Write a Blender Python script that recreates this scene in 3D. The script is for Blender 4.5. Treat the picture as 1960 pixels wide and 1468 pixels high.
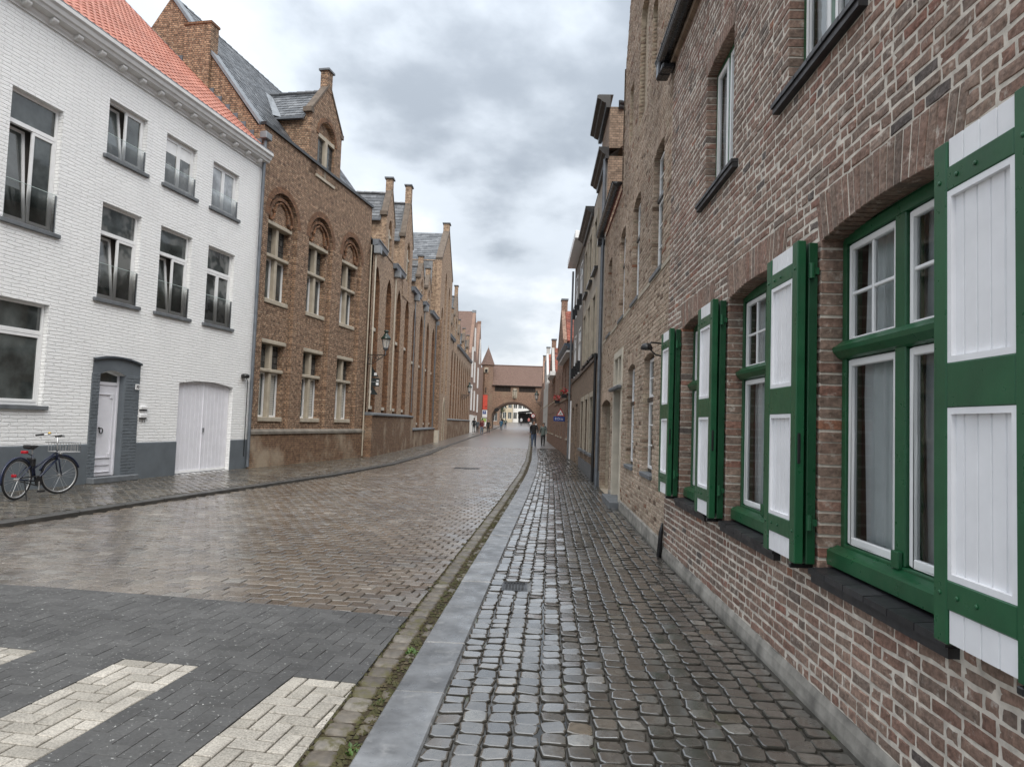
import bpy, bmesh, math, random
import numpy as np
from mathutils import Matrix, Vector
random.seed(7); R = random.random; U = random.uniform
rad = math.radians
for o in list(bpy.data.objects): bpy.data.objects.remove(o)
scn = bpy.context.scene
col = scn.collection

# ------------------------------------------------------------------ camera
EYE = 1.6
ROLL, PITCH, YAW = 0.035, 0.05682, 0.02977
cam_d = bpy.data.cameras.new('camera'); cam = bpy.data.objects.new('camera', cam_d); col.objects.link(cam)
cam_d.sensor_fit = 'HORIZONTAL'; cam_d.sensor_width = 36.0; cam_d.lens = 1330 / 1960 * 36
cam_d.clip_start = 0.05; cam_d.clip_end = 2000
cam.matrix_world = (Matrix.Translation((0, 0, EYE)) @ Matrix.Rotation(YAW, 4, 'Z') @ Matrix.Rotation(math.pi / 2 + PITCH, 4, 'X')
                    @ Matrix.Rotation(ROLL, 4, 'Z'))
scn.camera = cam

# ------------------------------------------------------------------ world: overcast sky, clouds over a Nishita sky
SUN_EL, SUN_AZ = rad(50), rad(168)      # azimuth measured clockwise from +Y
world = bpy.data.worlds.new('World'); scn.world = world; world.use_nodes = True
wt = world.node_tree; wt.nodes.clear()
def wn(t, **k):
    n = wt.nodes.new(t)
    for a, b in k.items(): setattr(n, a, b)
    return n
def wl(a, b): wt.links.new(a, b)
def wmath(op, a, b=None, c=None):
    n = wn('ShaderNodeMath', operation=op)
    for i, v in enumerate((a, b, c)):
        if v is None: continue
        if isinstance(v, (int, float)): n.inputs[i].default_value = v
        else: wl(v, n.inputs[i])
    return n.outputs[0]
tc = wn('ShaderNodeTexCoord'); sx = wn('ShaderNodeSeparateXYZ'); wl(tc.outputs['Generated'], sx.inputs[0])
zc = wmath('ADD', wmath('MAXIMUM', sx.outputs[2], 0.0), 0.30)
cb = wn('ShaderNodeCombineXYZ'); wl(wmath('DIVIDE', sx.outputs[0], zc), cb.inputs[0]); wl(wmath('DIVIDE', sx.outputs[1], zc), cb.inputs[1])
cb.inputs[2].default_value = 8.9
n1 = wn('ShaderNodeTexNoise'); n1.inputs['Scale'].default_value = 0.95; n1.inputs['Detail'].default_value = 9; n1.inputs['Roughness'].default_value = 0.52
n1.inputs['Distortion'].default_value = 0.25; wl(cb.outputs[0], n1.inputs['Vector'])
n2 = wn('ShaderNodeTexNoise'); n2.inputs['Scale'].default_value = 3.0; n2.inputs['Detail'].default_value = 8; n2.inputs['Roughness'].default_value = 0.5
wl(cb.outputs[0], n2.inputs['Vector'])
cl = wmath('ADD', wmath('MULTIPLY', n1.outputs['Fac'], 0.64), wmath('MULTIPLY', n2.outputs['Fac'], 0.36))
rp = wn('ShaderNodeValToRGB'); wl(cl, rp.inputs[0])
rp.color_ramp.interpolation = 'EASE'
e = rp.color_ramp.elements
e[0].position = 0.37; e[0].color = (0.25, 0.28, 0.318, 1)
e[1].position = 0.62; e[1].color = (0.74, 0.765, 0.795, 1)
m_ = e.new(0.49); m_.color = (0.475, 0.515, 0.56, 1)
# an overcast sky is about three times brighter overhead than at the horizon
gr = wmath('MULTIPLY_ADD', wmath('MAXIMUM', sx.outputs[2], 0.0), 1.5, 0.78)
mx = wn('ShaderNodeVectorMath', operation='SCALE'); wl(rp.outputs[0], mx.inputs[0]); wl(wmath('MULTIPLY', gr, 7.2), mx.inputs['Scale'])
sky = wn('ShaderNodeTexSky', sky_type='NISHITA'); sky.sun_disc = False; sky.sun_elevation = SUN_EL; sky.sun_rotation = SUN_AZ
mix = wn('ShaderNodeMix', data_type='RGBA'); mix.inputs['Factor'].default_value = 0.95
wl(sky.outputs[0], mix.inputs['A']); wl(mx.outputs[0], mix.inputs['B'])
bg = wn('ShaderNodeBackground'); bg.inputs['Strength'].default_value = 0.1; wl(mix.outputs['Result'], bg.inputs[0])
wo = wn('ShaderNodeOutputWorld'); wl(bg.outputs[0], wo.inputs[0])
sun_d = bpy.data.lights.new('sun', 'SUN'); sun_d.energy = 1.5; sun_d.angle = rad(50); sun_d.color = (1.0, 0.95, 0.875)
sun = bpy.data.objects.new('sun', sun_d); col.objects.link(sun)
sun.rotation_euler = Vector((math.sin(SUN_AZ) * math.cos(SUN_EL), math.cos(SUN_AZ) * math.cos(SUN_EL), math.sin(SUN_EL))).to_track_quat('Z', 'Y').to_euler()
vs = scn.view_settings
vs.view_transform = 'Standard'; vs.look = 'None'; vs.gamma = 1.0; vs.use_curve_mapping = False; vs.exposure = 1.03
scn.render.engine = 'CYCLES'
try: scn.cycles.max_bounces = 6; scn.cycles.diffuse_bounces = 3; scn.cycles.glossy_bounces = 3; scn.cycles.transparent_max_bounces = 8
except Exception: pass

# ------------------------------------------------------------------ material helpers
def coat(m, w, r, ior=1.5):
    b = m.node_tree.nodes['Principled BSDF']; b.inputs['Coat Weight'].default_value = w; b.inputs['Coat Roughness'].default_value = r; b.inputs['Coat IOR'].default_value = ior
def rgb(c): return (c[0], c[1], c[2], 1)
class M:
    """a small wrapper for one node material"""
    def __init__(s, name, rough=0.7, spec=0.5, metal=0.0):
        s.m = bpy.data.materials.new(name); s.m.use_nodes = True; s.nt = s.m.node_tree
        s.b = s.nt.nodes['Principled BSDF']; s.b.inputs['Roughness'].default_value = rough
        s.b.inputs['Specular IOR Level'].default_value = spec; s.b.inputs['Metallic'].default_value = metal
        s.tc = None
    def n(s, t, **k):
        n = s.nt.nodes.new(t)
        for a, b in k.items(): setattr(n, a, b)
        return n
    def l(s, a, b): s.nt.links.new(a, b)
    def co(s):
        if not s.tc: s.tc = s.n('ShaderNodeTexCoord').outputs['Object']
        return s.tc
    def wpos(s): return s.n('ShaderNodeNewGeometry').outputs['Position']
    def noise(s, sc, det=4, rough=0.55, vec=None, dist=0):
        n = s.n('ShaderNodeTexNoise'); n.inputs['Scale'].default_value = sc; n.inputs['Detail'].default_value = det
        n.inputs['Roughness'].default_value = rough; n.inputs['Distortion'].default_value = dist
        s.l(vec if vec is not None else s.wpos(), n.inputs['Vector']); return n.outputs['Fac']
    def ramp(s, f, stops, interp='LINEAR'):
        r = s.n('ShaderNodeValToRGB'); s.l(f, r.inputs[0]); r.color_ramp.interpolation = interp
        el = r.color_ramp.elements
        while len(el) < len(stops): el.new(0.5)
        for q, (p, c) in zip(el, stops):
            q.position = p; q.color = rgb(c) if not isinstance(c, (int, float)) else (c, c, c, 1)
        return r.outputs[0]
    def mix(s, a, b, f, mode='MIX'):
        n = s.n('ShaderNodeMix', data_type='RGBA', blend_type=mode)
        for k, v in (('A', a), ('B', b)):
            if isinstance(v, tuple): n.inputs[k].default_value = rgb(v)
            else: s.l(v, n.inputs[k])
        if isinstance(f, (int, float)): n.inputs['Factor'].default_value = f
        else: s.l(f, n.inputs['Factor'])
        return n.outputs['Result']
    def math(s, op, a, b=None, c=None):
        n = s.n('ShaderNodeMath', operation=op)
        for i, v in enumerate((a, b, c)):
            if v is None: continue
            if isinstance(v, (int, float)): n.inputs[i].default_value = v
            else: s.l(v, n.inputs[i])
        return n.outputs[0]
    def tone(s):
        a = s.n('ShaderNodeAttribute'); a.attribute_name = 'tone'; return a.outputs['Fac']
    def bump(s, h, strength=0.4, dist=0.01, normal=None):
        b = s.n('ShaderNodeBump'); b.inputs['Strength'].default_value = strength; b.inputs['Distance'].default_value = dist
        s.l(h, b.inputs['Height'])
        if normal is not None: s.l(normal, b.inputs['Normal'])
        return b.outputs[0]
    def set(s, color=None, rough=None, normal=None):
        if color is not None:
            if isinstance(color, tuple): s.b.inputs['Base Color'].default_value = rgb(color)
            else: s.l(color, s.b.inputs['Base Color'])
        if rough is not None:
            if isinstance(rough, (int, float)): s.b.inputs['Roughness'].default_value = rough
            else: s.l(rough, s.b.inputs['Roughness'])
        if normal is not None: s.l(normal, s.b.inputs['Normal'])
        return s.m
MATS = {}
def plain(name, c, rough=0.6, metal=0.0, var=0.12, sc=3.0, bump=0.0, spec=0.5):
    """painted or cast surface with slight unevenness and grime"""
    if name in MATS: return MATS[name]
    m = M(name, rough, spec, metal)
    f = m.noise(sc, 5)
    k = m.ramp(f, [(0.3, tuple(max(0, x * (1 - var)) for x in c)), (0.7, tuple(min(1, x * (1 + var)) for x in c))])
    r = m.ramp(m.noise(sc * 3, 3), [(0.3, max(0.02, rough - 0.08)), (0.7, min(1, rough + 0.08))])
    nb = m.bump(m.noise(sc * 12, 4), bump, 0.004) if bump else None
    MATS[name] = m.set(k, r, nb); return MATS[name]
def pieces_mat(name, stops, rough=0.75, grain=40, grain_amt=0.35, bump=0.5, bdist=0.004, spots=None, spot_sc=9, spot_at=(0.60, 0.70), rvar=0.1, spec=0.5, big=None, moss=None, lumps=None):
    """bricks, stones, pavers: one colour for each piece (attribute tone), grain and stains over it"""
    m = M(name, rough, spec)
    c = m.ramp(m.tone(), stops)
    g = m.noise(grain, 6, 0.6)
    c = m.mix(c, m.ramp(g, [(0.25, 1 - grain_amt), (0.75, 1 + grain_amt * 0.6)]), 1.0, 'MULTIPLY')
    if big: c = m.mix(c, m.ramp(m.noise(big[0], 3), [(0.35, big[1]), (0.65, big[2])]), 1.0, 'MULTIPLY')
    if spots: c = m.mix(c, spots, m.ramp(m.noise(spot_sc, 8, 0.68), [(spot_at[0], 0.0), (spot_at[1], 0.8)]))
    if moss: c = m.mix(c, moss[0], m.ramp(m.noise(moss[1], 6, 0.7), [(moss[2], 0.0), (moss[2] + 0.1, 0.9)]))
    r = m.ramp(m.noise(7, 4), [(0.35, max(0.05, rough - rvar)), (0.65, min(1, rough + rvar))])
    nb = m.bump(m.noise(grain * 0.7, 8, 0.62), bump, bdist)
    if lumps: nb = m.bump(m.noise(lumps[0], 3, 0.5), lumps[1], lumps[2], nb)
    MATS[name] = m.set(c, r, nb); return MATS[name]
def brick_mat(name, c1, c2, mortar, bw=0.21, bh=0.068, ms=0.008, rough=0.85, stain=None, bump=0.6, var=0.3, dark=None, stain_sc=0.5):
    """brickwork too far off to tell single bricks apart"""
    m = M(name, rough, 0.35)
    sp = m.n('ShaderNodeSeparateXYZ'); m.l(m.co(), sp.inputs[0])
    cbv = m.n('ShaderNodeCombineXYZ'); m.l(m.math('ADD', sp.outputs[0], sp.outputs[1]), cbv.inputs[0]); m.l(sp.outputs[2], cbv.inputs[1])
    b = m.n('ShaderNodeTexBrick'); m.l(cbv.outputs[0], b.inputs['Vector'])
    b.inputs['Scale'].default_value = 1; b.inputs['Brick Width'].default_value = bw; b.inputs['Row Height'].default_value = bh
    b.inputs['Mortar Size'].default_value = ms; b.inputs['Mortar Smooth'].default_value = 0.3; b.inputs['Bias'].default_value = -0.1
    b.inputs['Color1'].default_value = rgb(c1); b.inputs['Color2'].default_value = rgb(c2); b.inputs['Mortar'].default_value = rgb(mortar)
    b.squash = 0.5; b.squash_frequency = 2; b.offset = 0.5
    c = b.outputs['Color']
    # each brick a little different: noise sampled at about brick size
    c = m.mix(c, m.ramp(m.noise(7, 2, vec=cbv.outputs[0]), [(0.3, 1 - var), (0.7, 1 + var)]), 1.0, 'MULTIPLY')
    if dark: c = m.mix(c, dark, m.ramp(m.noise(11, 2, vec=cbv.outputs[0]), [(0.58, 0.0), (0.66, 0.6)]))
    if stain: c = m.mix(c, stain, m.ramp(m.noise(stain_sc, 6, 0.6), [(0.48, 0.0), (0.66, 0.75)]))
    h = m.math('ADD', m.math('MULTIPLY', b.outputs['Fac'], -1.0), m.math('MULTIPLY', m.noise(30, 5), 0.6))
    MATS[name] = m.set(c, None, m.bump(h, bump, 0.01)); return MATS[name]
# ------------------------------------------------------------------ materials
MORTAR = plain('mortar', (0.60, 0.545, 0.475), 0.95, var=0.25, sc=14, bump=0.5)
MORTAR_B = plain('mortar_tan', (0.40, 0.335, 0.255), 0.95, var=0.3, sc=14, bump=0.5)
BRICK_A = pieces_mat('brick_brown', [(0.0, (0.115, 0.092, 0.082)), (0.08, (0.18, 0.135, 0.110)), (0.25, (0.225, 0.158, 0.122)), (0.42, (0.27, 0.182, 0.140)), (0.55, (0.23, 0.130, 0.096)),
    (0.68, (0.30, 0.212, 0.163)), (0.80, (0.26, 0.126, 0.092)), (0.92, (0.39, 0.305, 0.245)), (0.985, (0.26, 0.105, 0.075)), (1.0, (0.34, 0.16, 0.10))],
    0.86, 34, 0.55, 0.9, 0.008, spots=(0.55, 0.49, 0.43), spot_sc=14, spot_at=(0.575, 0.70), big=(1.3, 0.80, 1.14), lumps=(17, 0.8, 0.02))
BRICK_B = pieces_mat('brick_tan', [(0.0, (0.135, 0.085, 0.055)), (0.18, (0.31, 0.225, 0.165)), (0.45, (0.43, 0.325, 0.245)), (0.72, (0.50, 0.395, 0.31)),
    (0.90, (0.40, 0.32, 0.23)), (1.0, (0.25, 0.12, 0.07))], 0.88, 30, 0.5, 0.9, 0.01, spots=(0.5, 0.44, 0.35), spot_sc=12, spot_at=(0.60, 0.74), big=(0.9, 0.78, 1.12), lumps=(15, 0.9, 0.025))
BRICK_G = brick_mat('brick_gothic', (0.375, 0.238, 0.15), (0.195, 0.112, 0.070), (0.115, 0.088, 0.068), 0.205, 0.066, 0.012, dark=(0.50, 0.385, 0.27), var=0.45, bump=0.9)
BRICK_GP = brick_mat('brick_plinth', (0.245, 0.145, 0.085), (0.15, 0.082, 0.05), (0.10, 0.075, 0.055), 0.205, 0.066, 0.009, stain=(0.40, 0.33, 0.245), var=0.3, stain_sc=0.8)
BRICK_GM = brick_mat('brick_moulding', (0.27, 0.135, 0.07), (0.145, 0.07, 0.04), (0.075, 0.055, 0.04), 0.11, 0.066, 0.008, var=0.35)
BRICK_GO = brick_mat('brick_wing', (0.44, 0.31, 0.21), (0.26, 0.165, 0.108), (0.16, 0.124, 0.095), 0.205, 0.066, 0.008, dark=(0.50, 0.395, 0.285), var=0.4)
BRICK_C = brick_mat('brick_brownish', (0.30, 0.22, 0.16), (0.20, 0.145, 0.105), (0.14, 0.115, 0.092), 0.205, 0.066, 0.007, var=0.3)
BRICK_E = brick_mat('brick_redbrown', (0.31, 0.19, 0.135), (0.19, 0.115, 0.082), (0.16, 0.13, 0.11), 0.205, 0.066, 0.007, var=0.3)
BRICK_ARCH = brick_mat('brick_gate', (0.31, 0.19, 0.13), (0.175, 0.11, 0.08), (0.19, 0.15, 0.12), 0.22, 0.07, 0.008, stain=(0.27, 0.2, 0.14), var=0.35)
COPING = plain('dark_coping', (.125, .098, .076), .85, var=.3, sc=5, bump=.4)
BRICK_MOD = brick_mat('brick_modern', (0.30, 0.19, 0.145), (0.22, 0.14, 0.105), (0.20, 0.15, 0.12), 0.21, 0.06, 0.006, var=0.2)
def white_brick():
    m = M('white_painted_brick', 0.62, 0.4)
    sp = m.n('ShaderNodeSeparateXYZ'); m.l(m.co(), sp.inputs[0])
    cbv = m.n('ShaderNodeCombineXYZ'); m.l(m.math('ADD', m.math('ADD', sp.outputs[0], sp.outputs[1]), m.math('MULTIPLY', m.noise(9, 3, vec=m.co()), 0.16)), cbv.inputs[0])
    m.l(m.math('ADD', sp.outputs[2], m.math('MULTIPLY', m.noise(4, 4, vec=m.co()), 0.045)), cbv.inputs[1])
    b = m.n('ShaderNodeTexBrick'); m.l(cbv.outputs[0], b.inputs['Vector'])
    for k, v in (('Scale', 1), ('Brick Width', 0.36), ('Row Height', 0.072), ('Mortar Size', 0.011), ('Mortar Smooth', 0.8)): b.inputs[k].default_value = v
    c = m.ramp(m.noise(1.2, 6, 0.6), [(0.3, (0.83, 0.83, 0.825)), (0.7, (0.90, 0.90, 0.89))])
    c = m.mix(c, (0.62, 0.61, 0.59), m.ramp(m.noise(6, 8, 0.7), [(0.66, 0.0), (0.78, 0.35)]))
    c = m.mix(c, m.ramp(b.outputs['Fac'], [(0.0, 1.0), (1.0, 0.94)]), 1.0, 'MULTIPLY')
    h = m.math('ADD', m.math('MULTIPLY', b.outputs['Fac'], -1.0), m.math('MULTIPLY', m.noise(16, 6, 0.6), 0.9))
    return m.set(c, None, m.bump(h, 0.9, 0.014))
WHITE_BRICK = white_brick()
GREYBLUE = plain('greyblue_paint', (0.118, 0.135, 0.15), 0.6, var=0.15, sc=2, bump=0.2)
WHITE = plain('white_paint', (0.80, 0.80, 0.80), 0.4, var=0.05, sc=4)
WHITE_DOOR = plain('white_lilac_paint', (0.76, 0.755, 0.80), 0.4, var=0.05, sc=4)
CORNICE = plain('cornice_paint', (0.66, 0.655, 0.645), 0.5, var=0.07, sc=4)
GREEN = plain('green_gloss_paint', (0.012, 0.085, 0.034), 0.34, var=0.18, sc=5, bump=0.08)
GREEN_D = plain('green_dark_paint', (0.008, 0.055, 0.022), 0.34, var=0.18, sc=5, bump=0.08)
BOARD = plain('white_board_paint', (0.80, 0.80, 0.82), 0.42, var=0.05, sc=6, bump=0.06)
BLACK = plain('black_paint', (0.012, 0.012, 0.013), 0.35, var=0.3)
DARKSTONE = pieces_mat('black_sill_tile', [(0, (0.014, 0.014, 0.016)), (1, (0.035, 0.035, 0.038))], 0.5, 30, 0.3, 0.3, 0.003)
SILL_GREY = plain('grey_sill_stone', (0.13, 0.14, 0.15), 0.55, var=0.2, sc=5, bump=0.2)
BEIGE = plain('beige_stone', (0.40, 0.35, 0.275), 0.8, var=0.16, sc=4, bump=0.3)
BEIGE_L = plain('pale_stone', (0.50, 0.455, 0.375), 0.8, var=0.14, sc=4, bump=0.3)
ZINC = plain('zinc', (0.23, 0.245, 0.26), 0.5, 0.6, var=0.2, sc=4)
ZINC_D = plain('dark_zinc', (0.15, 0.165, 0.185), 0.5, 0.4, var=0.2, sc=4)
PIPE_BLACK = plain('black_pipe', (0.014, 0.014, 0.016), 0.3, var=0.4, sc=8)
SLATE = pieces_mat('slate', [(0, (0.045, 0.049, 0.055)), (0.5, (0.085, 0.09, 0.098)), (1, (0.15, 0.155, 0.163))], 0.36, 20, 0.35, 0.4, 0.004, big=(1.2, 0.8, 1.2))
SLATE_FAR = pieces_mat('slate_sheet', [(0, (0.06, 0.065, 0.07)), (1, (0.08, 0.085, 0.09))], 0.55, 3, 0.5, 0.3, 0.02)
TILE_O = pieces_mat('orange_roof_tile', [(0, (0.34, 0.118, 0.077)), (0.5, (0.40, 0.152, 0.103)), (1, (0.46, 0.195, 0.14))], 0.62, 14, 0.2, 0.25, 0.003, big=(0.8, 0.88, 1.08))
TILE_R = pieces_mat('red_roof_tile', [(0, (0.15, 0.038, 0.025)), (0.5, (0.26, 0.068, 0.042)), (1, (0.36, 0.12, 0.075))], 0.7, 14, 0.4, 0.3, 0.004, big=(0.8, 0.65, 1.1))
TILE_P = brick_mat('plain_roof_tile', (0.185, 0.12, 0.097), (0.145, 0.095, 0.077), (0.10, 0.068, 0.056), 0.17, 0.13, 0.008, var=0.2)
RENDER_C = plain('grey_pebble_render', (0.34, 0.30, 0.25), 0.95, var=0.22, sc=26, bump=0.7)
WOOD_D = plain('dark_wood', (0.045, 0.032, 0.024), 0.6, var=0.35, sc=6, bump=0.2)
def glass_dark(name, tint=(0.06, 0.068, 0.066), rough=0.04, curtain=None):
    m = M(name, rough, 0.9)
    c = m.ramp(m.noise(1.7, 4), [(0.35, tuple(x * 0.5 for x in tint)), (0.7, tuple(x * 1.8 for x in tint))])
    if curtain: c = m.mix(c, curtain, m.ramp(m.noise(2.3, 2), [(0.46, 0.0), (0.56, 0.8)]))
    m.b.inputs['IOR'].default_value = 1.5
    return m.set(c, rough, m.bump(m.noise(1.5, 2), 0.04, 0.02))
GLASS = glass_dark('window_glass'); GLASS_C = glass_dark('window_glass_curtain', (0.055, 0.062, 0.062), 0.04, (0.20, 0.205, 0.20))
LEADED = brick_mat('leaded_glass', (0.055, 0.058, 0.058), (0.10, 0.10, 0.095), (0.012, 0.012, 0.012), 0.17, 0.22, 0.012, 0.12, bump=0.2, var=0.3)
def clear_glass(name, tint=(0.9, 0.97, 0.95), gloss=1.0):
    m = M(name); nt = m.nt; nt.nodes.remove(m.b)
    fr = m.n('ShaderNodeFresnel'); fr.inputs['IOR'].default_value = 1.5
    t = m.n('ShaderNodeBsdfTransparent'); t.inputs[0].default_value = rgb(tint)
    g = m.n('ShaderNodeBsdfGlossy'); g.inputs['Roughness'].default_value = 0.02
    mixs = m.n('ShaderNodeMixShader'); m.l(m.math('MULTIPLY', fr.outputs[0], gloss), mixs.inputs[0]); m.l(t.outputs[0], mixs.inputs[1]); m.l(g.outputs[0], mixs.inputs[2])
    m.l(mixs.outputs[0], nt.nodes['Material Output'].inputs[0]); return m.m
CLEAR = clear_glass('clear_glass', (0.88, 0.90, 0.90)); GUARD = clear_glass('guard_glass', (0.95, 0.98, 0.975), 1.7)
CURTAIN = plain('voile_curtain', (0.82, 0.84, 0.85), 0.9, var=0.1, sc=5)
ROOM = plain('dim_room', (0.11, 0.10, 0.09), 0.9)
# wet ground
SETT = pieces_mat('wet_sett', [(0, (0.046, 0.042, 0.036)), (0.4, (0.082, 0.074, 0.063)), (0.8, (0.115, 0.106, 0.093)), (0.93, (0.13, 0.105, 0.075)), (1, (0.20, 0.19, 0.17))],
    0.24, 26, 0.45, 0.30, 0.005, rvar=0.11, spec=0.7, big=(2.2, 0.75, 1.2), lumps=(14, 0.3, 0.010))
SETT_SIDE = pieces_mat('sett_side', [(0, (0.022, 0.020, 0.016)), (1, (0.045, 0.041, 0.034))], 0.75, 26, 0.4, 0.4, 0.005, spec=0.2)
PAVER = pieces_mat('brown_paver', [(0, (0.070, 0.055, 0.042)), (0.35, (0.112, 0.088, 0.065)), (0.7, (0.150, 0.121, 0.092)), (0.9, (0.13, 0.118, 0.10)), (1, (0.22, 0.19, 0.155))],
    0.27, 30, 0.4, 0.35, 0.004, rvar=0.12, spec=0.6, big=(0.55, 0.72, 1.2))
PAVER_L = pieces_mat('left_pavement_paver', [(0, (0.045, 0.038, 0.028)), (0.6, (0.085, 0.07, 0.05)), (1, (0.12, 0.105, 0.08))], 0.3, 30, 0.4, 0.4, 0.004, big=(0.9, 0.7, 1.2))
BLOCK_D = pieces_mat('dark_block', [(0, (0.054, 0.053, 0.052)), (1, (0.076, 0.075, 0.073))], 0.66, 60, 0.3, 0.4, 0.002, spots=(0.5, 0.5, 0.48), spot_sc=46, spot_at=(0.63, 0.65), big=(1.1, 0.8, 1.2), rvar=0.15)
BLOCK_W = pieces_mat('white_block', [(0, (0.33, 0.305, 0.262)), (1, (0.48, 0.445, 0.39))], 0.75, 90, 0.6, 0.5, 0.003, spots=(0.13, 0.115, 0.10), spot_sc=105, spot_at=(0.56, 0.64), big=(2.6, 0.74, 1.08))
KERB = pieces_mat('bluestone_kerb', [(0, (0.10, 0.104, 0.11)), (1, (0.17, 0.175, 0.182))], 0.42, 22, 0.2, 0.18, 0.003, spots=(0.30, 0.30, 0.30), spot_sc=7, spot_at=(0.55, 0.75), big=(3.4, 0.52, 1.25), rvar=0.22)
GUTTER = pieces_mat('gutter_sett', [(0, (0.085, 0.07, 0.052)), (0.6, (0.135, 0.115, 0.09)), (1, (0.20, 0.18, 0.15))], 0.45, 26, 0.45, 0.5, 0.006, moss=((0.075, 0.066, 0.018), 7, 0.52))
PLINTH_A = plain('cement_plinth', (0.25, 0.235, 0.21), 0.85, var=0.5, sc=5, bump=0.5)
def soil_mat():
    m = M('mossy_soil', 0.8, 0.3)
    c = m.ramp(m.noise(9, 8, 0.65), [(0.38, (0.030, 0.022, 0.014)), (0.5, (0.055, 0.040, 0.022)), (0.62, (0.058, 0.052, 0.018)), (0.75, (0.05, 0.068, 0.014))])
    return m.set(c, None, m.bump(m.noise(45, 8, 0.7), 1.0, 0.02))
SOIL = soil_mat()
def joint_mat():
    m = M('wet_joint_sand', 0.45, 0.5)
    c = m.ramp(m.noise(3.2, 6, 0.6), [(0.35, (0.022, 0.020, 0.016)), (0.58, (0.050, 0.045, 0.036)), (0.68, (0.045, 0.055, 0.014))])
    return m.set(c, m.ramp(m.noise(2.1, 3), [(0.35, 0.25), (0.6, 0.7)]), m.bump(m.noise(60, 6), 0.6, 0.006))
JOINT = joint_mat()
def far_paving():
    m = M('far_paving', 0.24, 0.65)
    sp = m.n('ShaderNodeSeparateXYZ'); m.l(m.wpos(), sp.inputs[0])
    cbv = m.n('ShaderNodeCombineXYZ'); m.l(sp.outputs[0], cbv.inputs[0]); m.l(sp.outputs[1], cbv.inputs[1])
    b = m.n('ShaderNodeTexBrick'); m.l(cbv.outputs[0], b.inputs['Vector'])
    for k, v in (('Scale', 1), ('Brick Width', 0.2), ('Row Height', 0.16), ('Mortar Size', 0.012)): b.inputs[k].default_value = v
    b.inputs['Color1'].default_value = rgb((0.12, 0.10, 0.08)); b.inputs['Color2'].default_value = rgb((0.085, 0.066, 0.05)); b.inputs['Mortar'].default_value = rgb((0.035, 0.03, 0.025))
    c = m.mix(b.outputs['Color'], m.ramp(m.noise(0.7, 5), [(0.3, 0.75), (0.7, 1.25)]), 1.0, 'MULTIPLY')
    return m.set(c, None, m.bump(m.math('ADD', m.math('MULTIPLY', b.outputs['Fac'], -1), m.noise(9, 4)), 0.8, 0.012))
FARPAVE = far_paving()
GROUND = plain('town_ground', (0.11, 0.10, 0.085), 0.9, var=0.3, sc=0.3)
WATER = M('puddle_water', 0.03, 0.6).set((0.02, 0.019, 0.016)); 

for m_, w_, r_ in ((SETT, 1.0, .16), (PAVER, .8, .25), (PAVER_L, .8, .18), (FARPAVE, 1.0, .36), (KERB, .4, .22), (JOINT, .5, .2)): coat(m_, w_, r_, 1.95 if m_ is SETT else 1.6)
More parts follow.
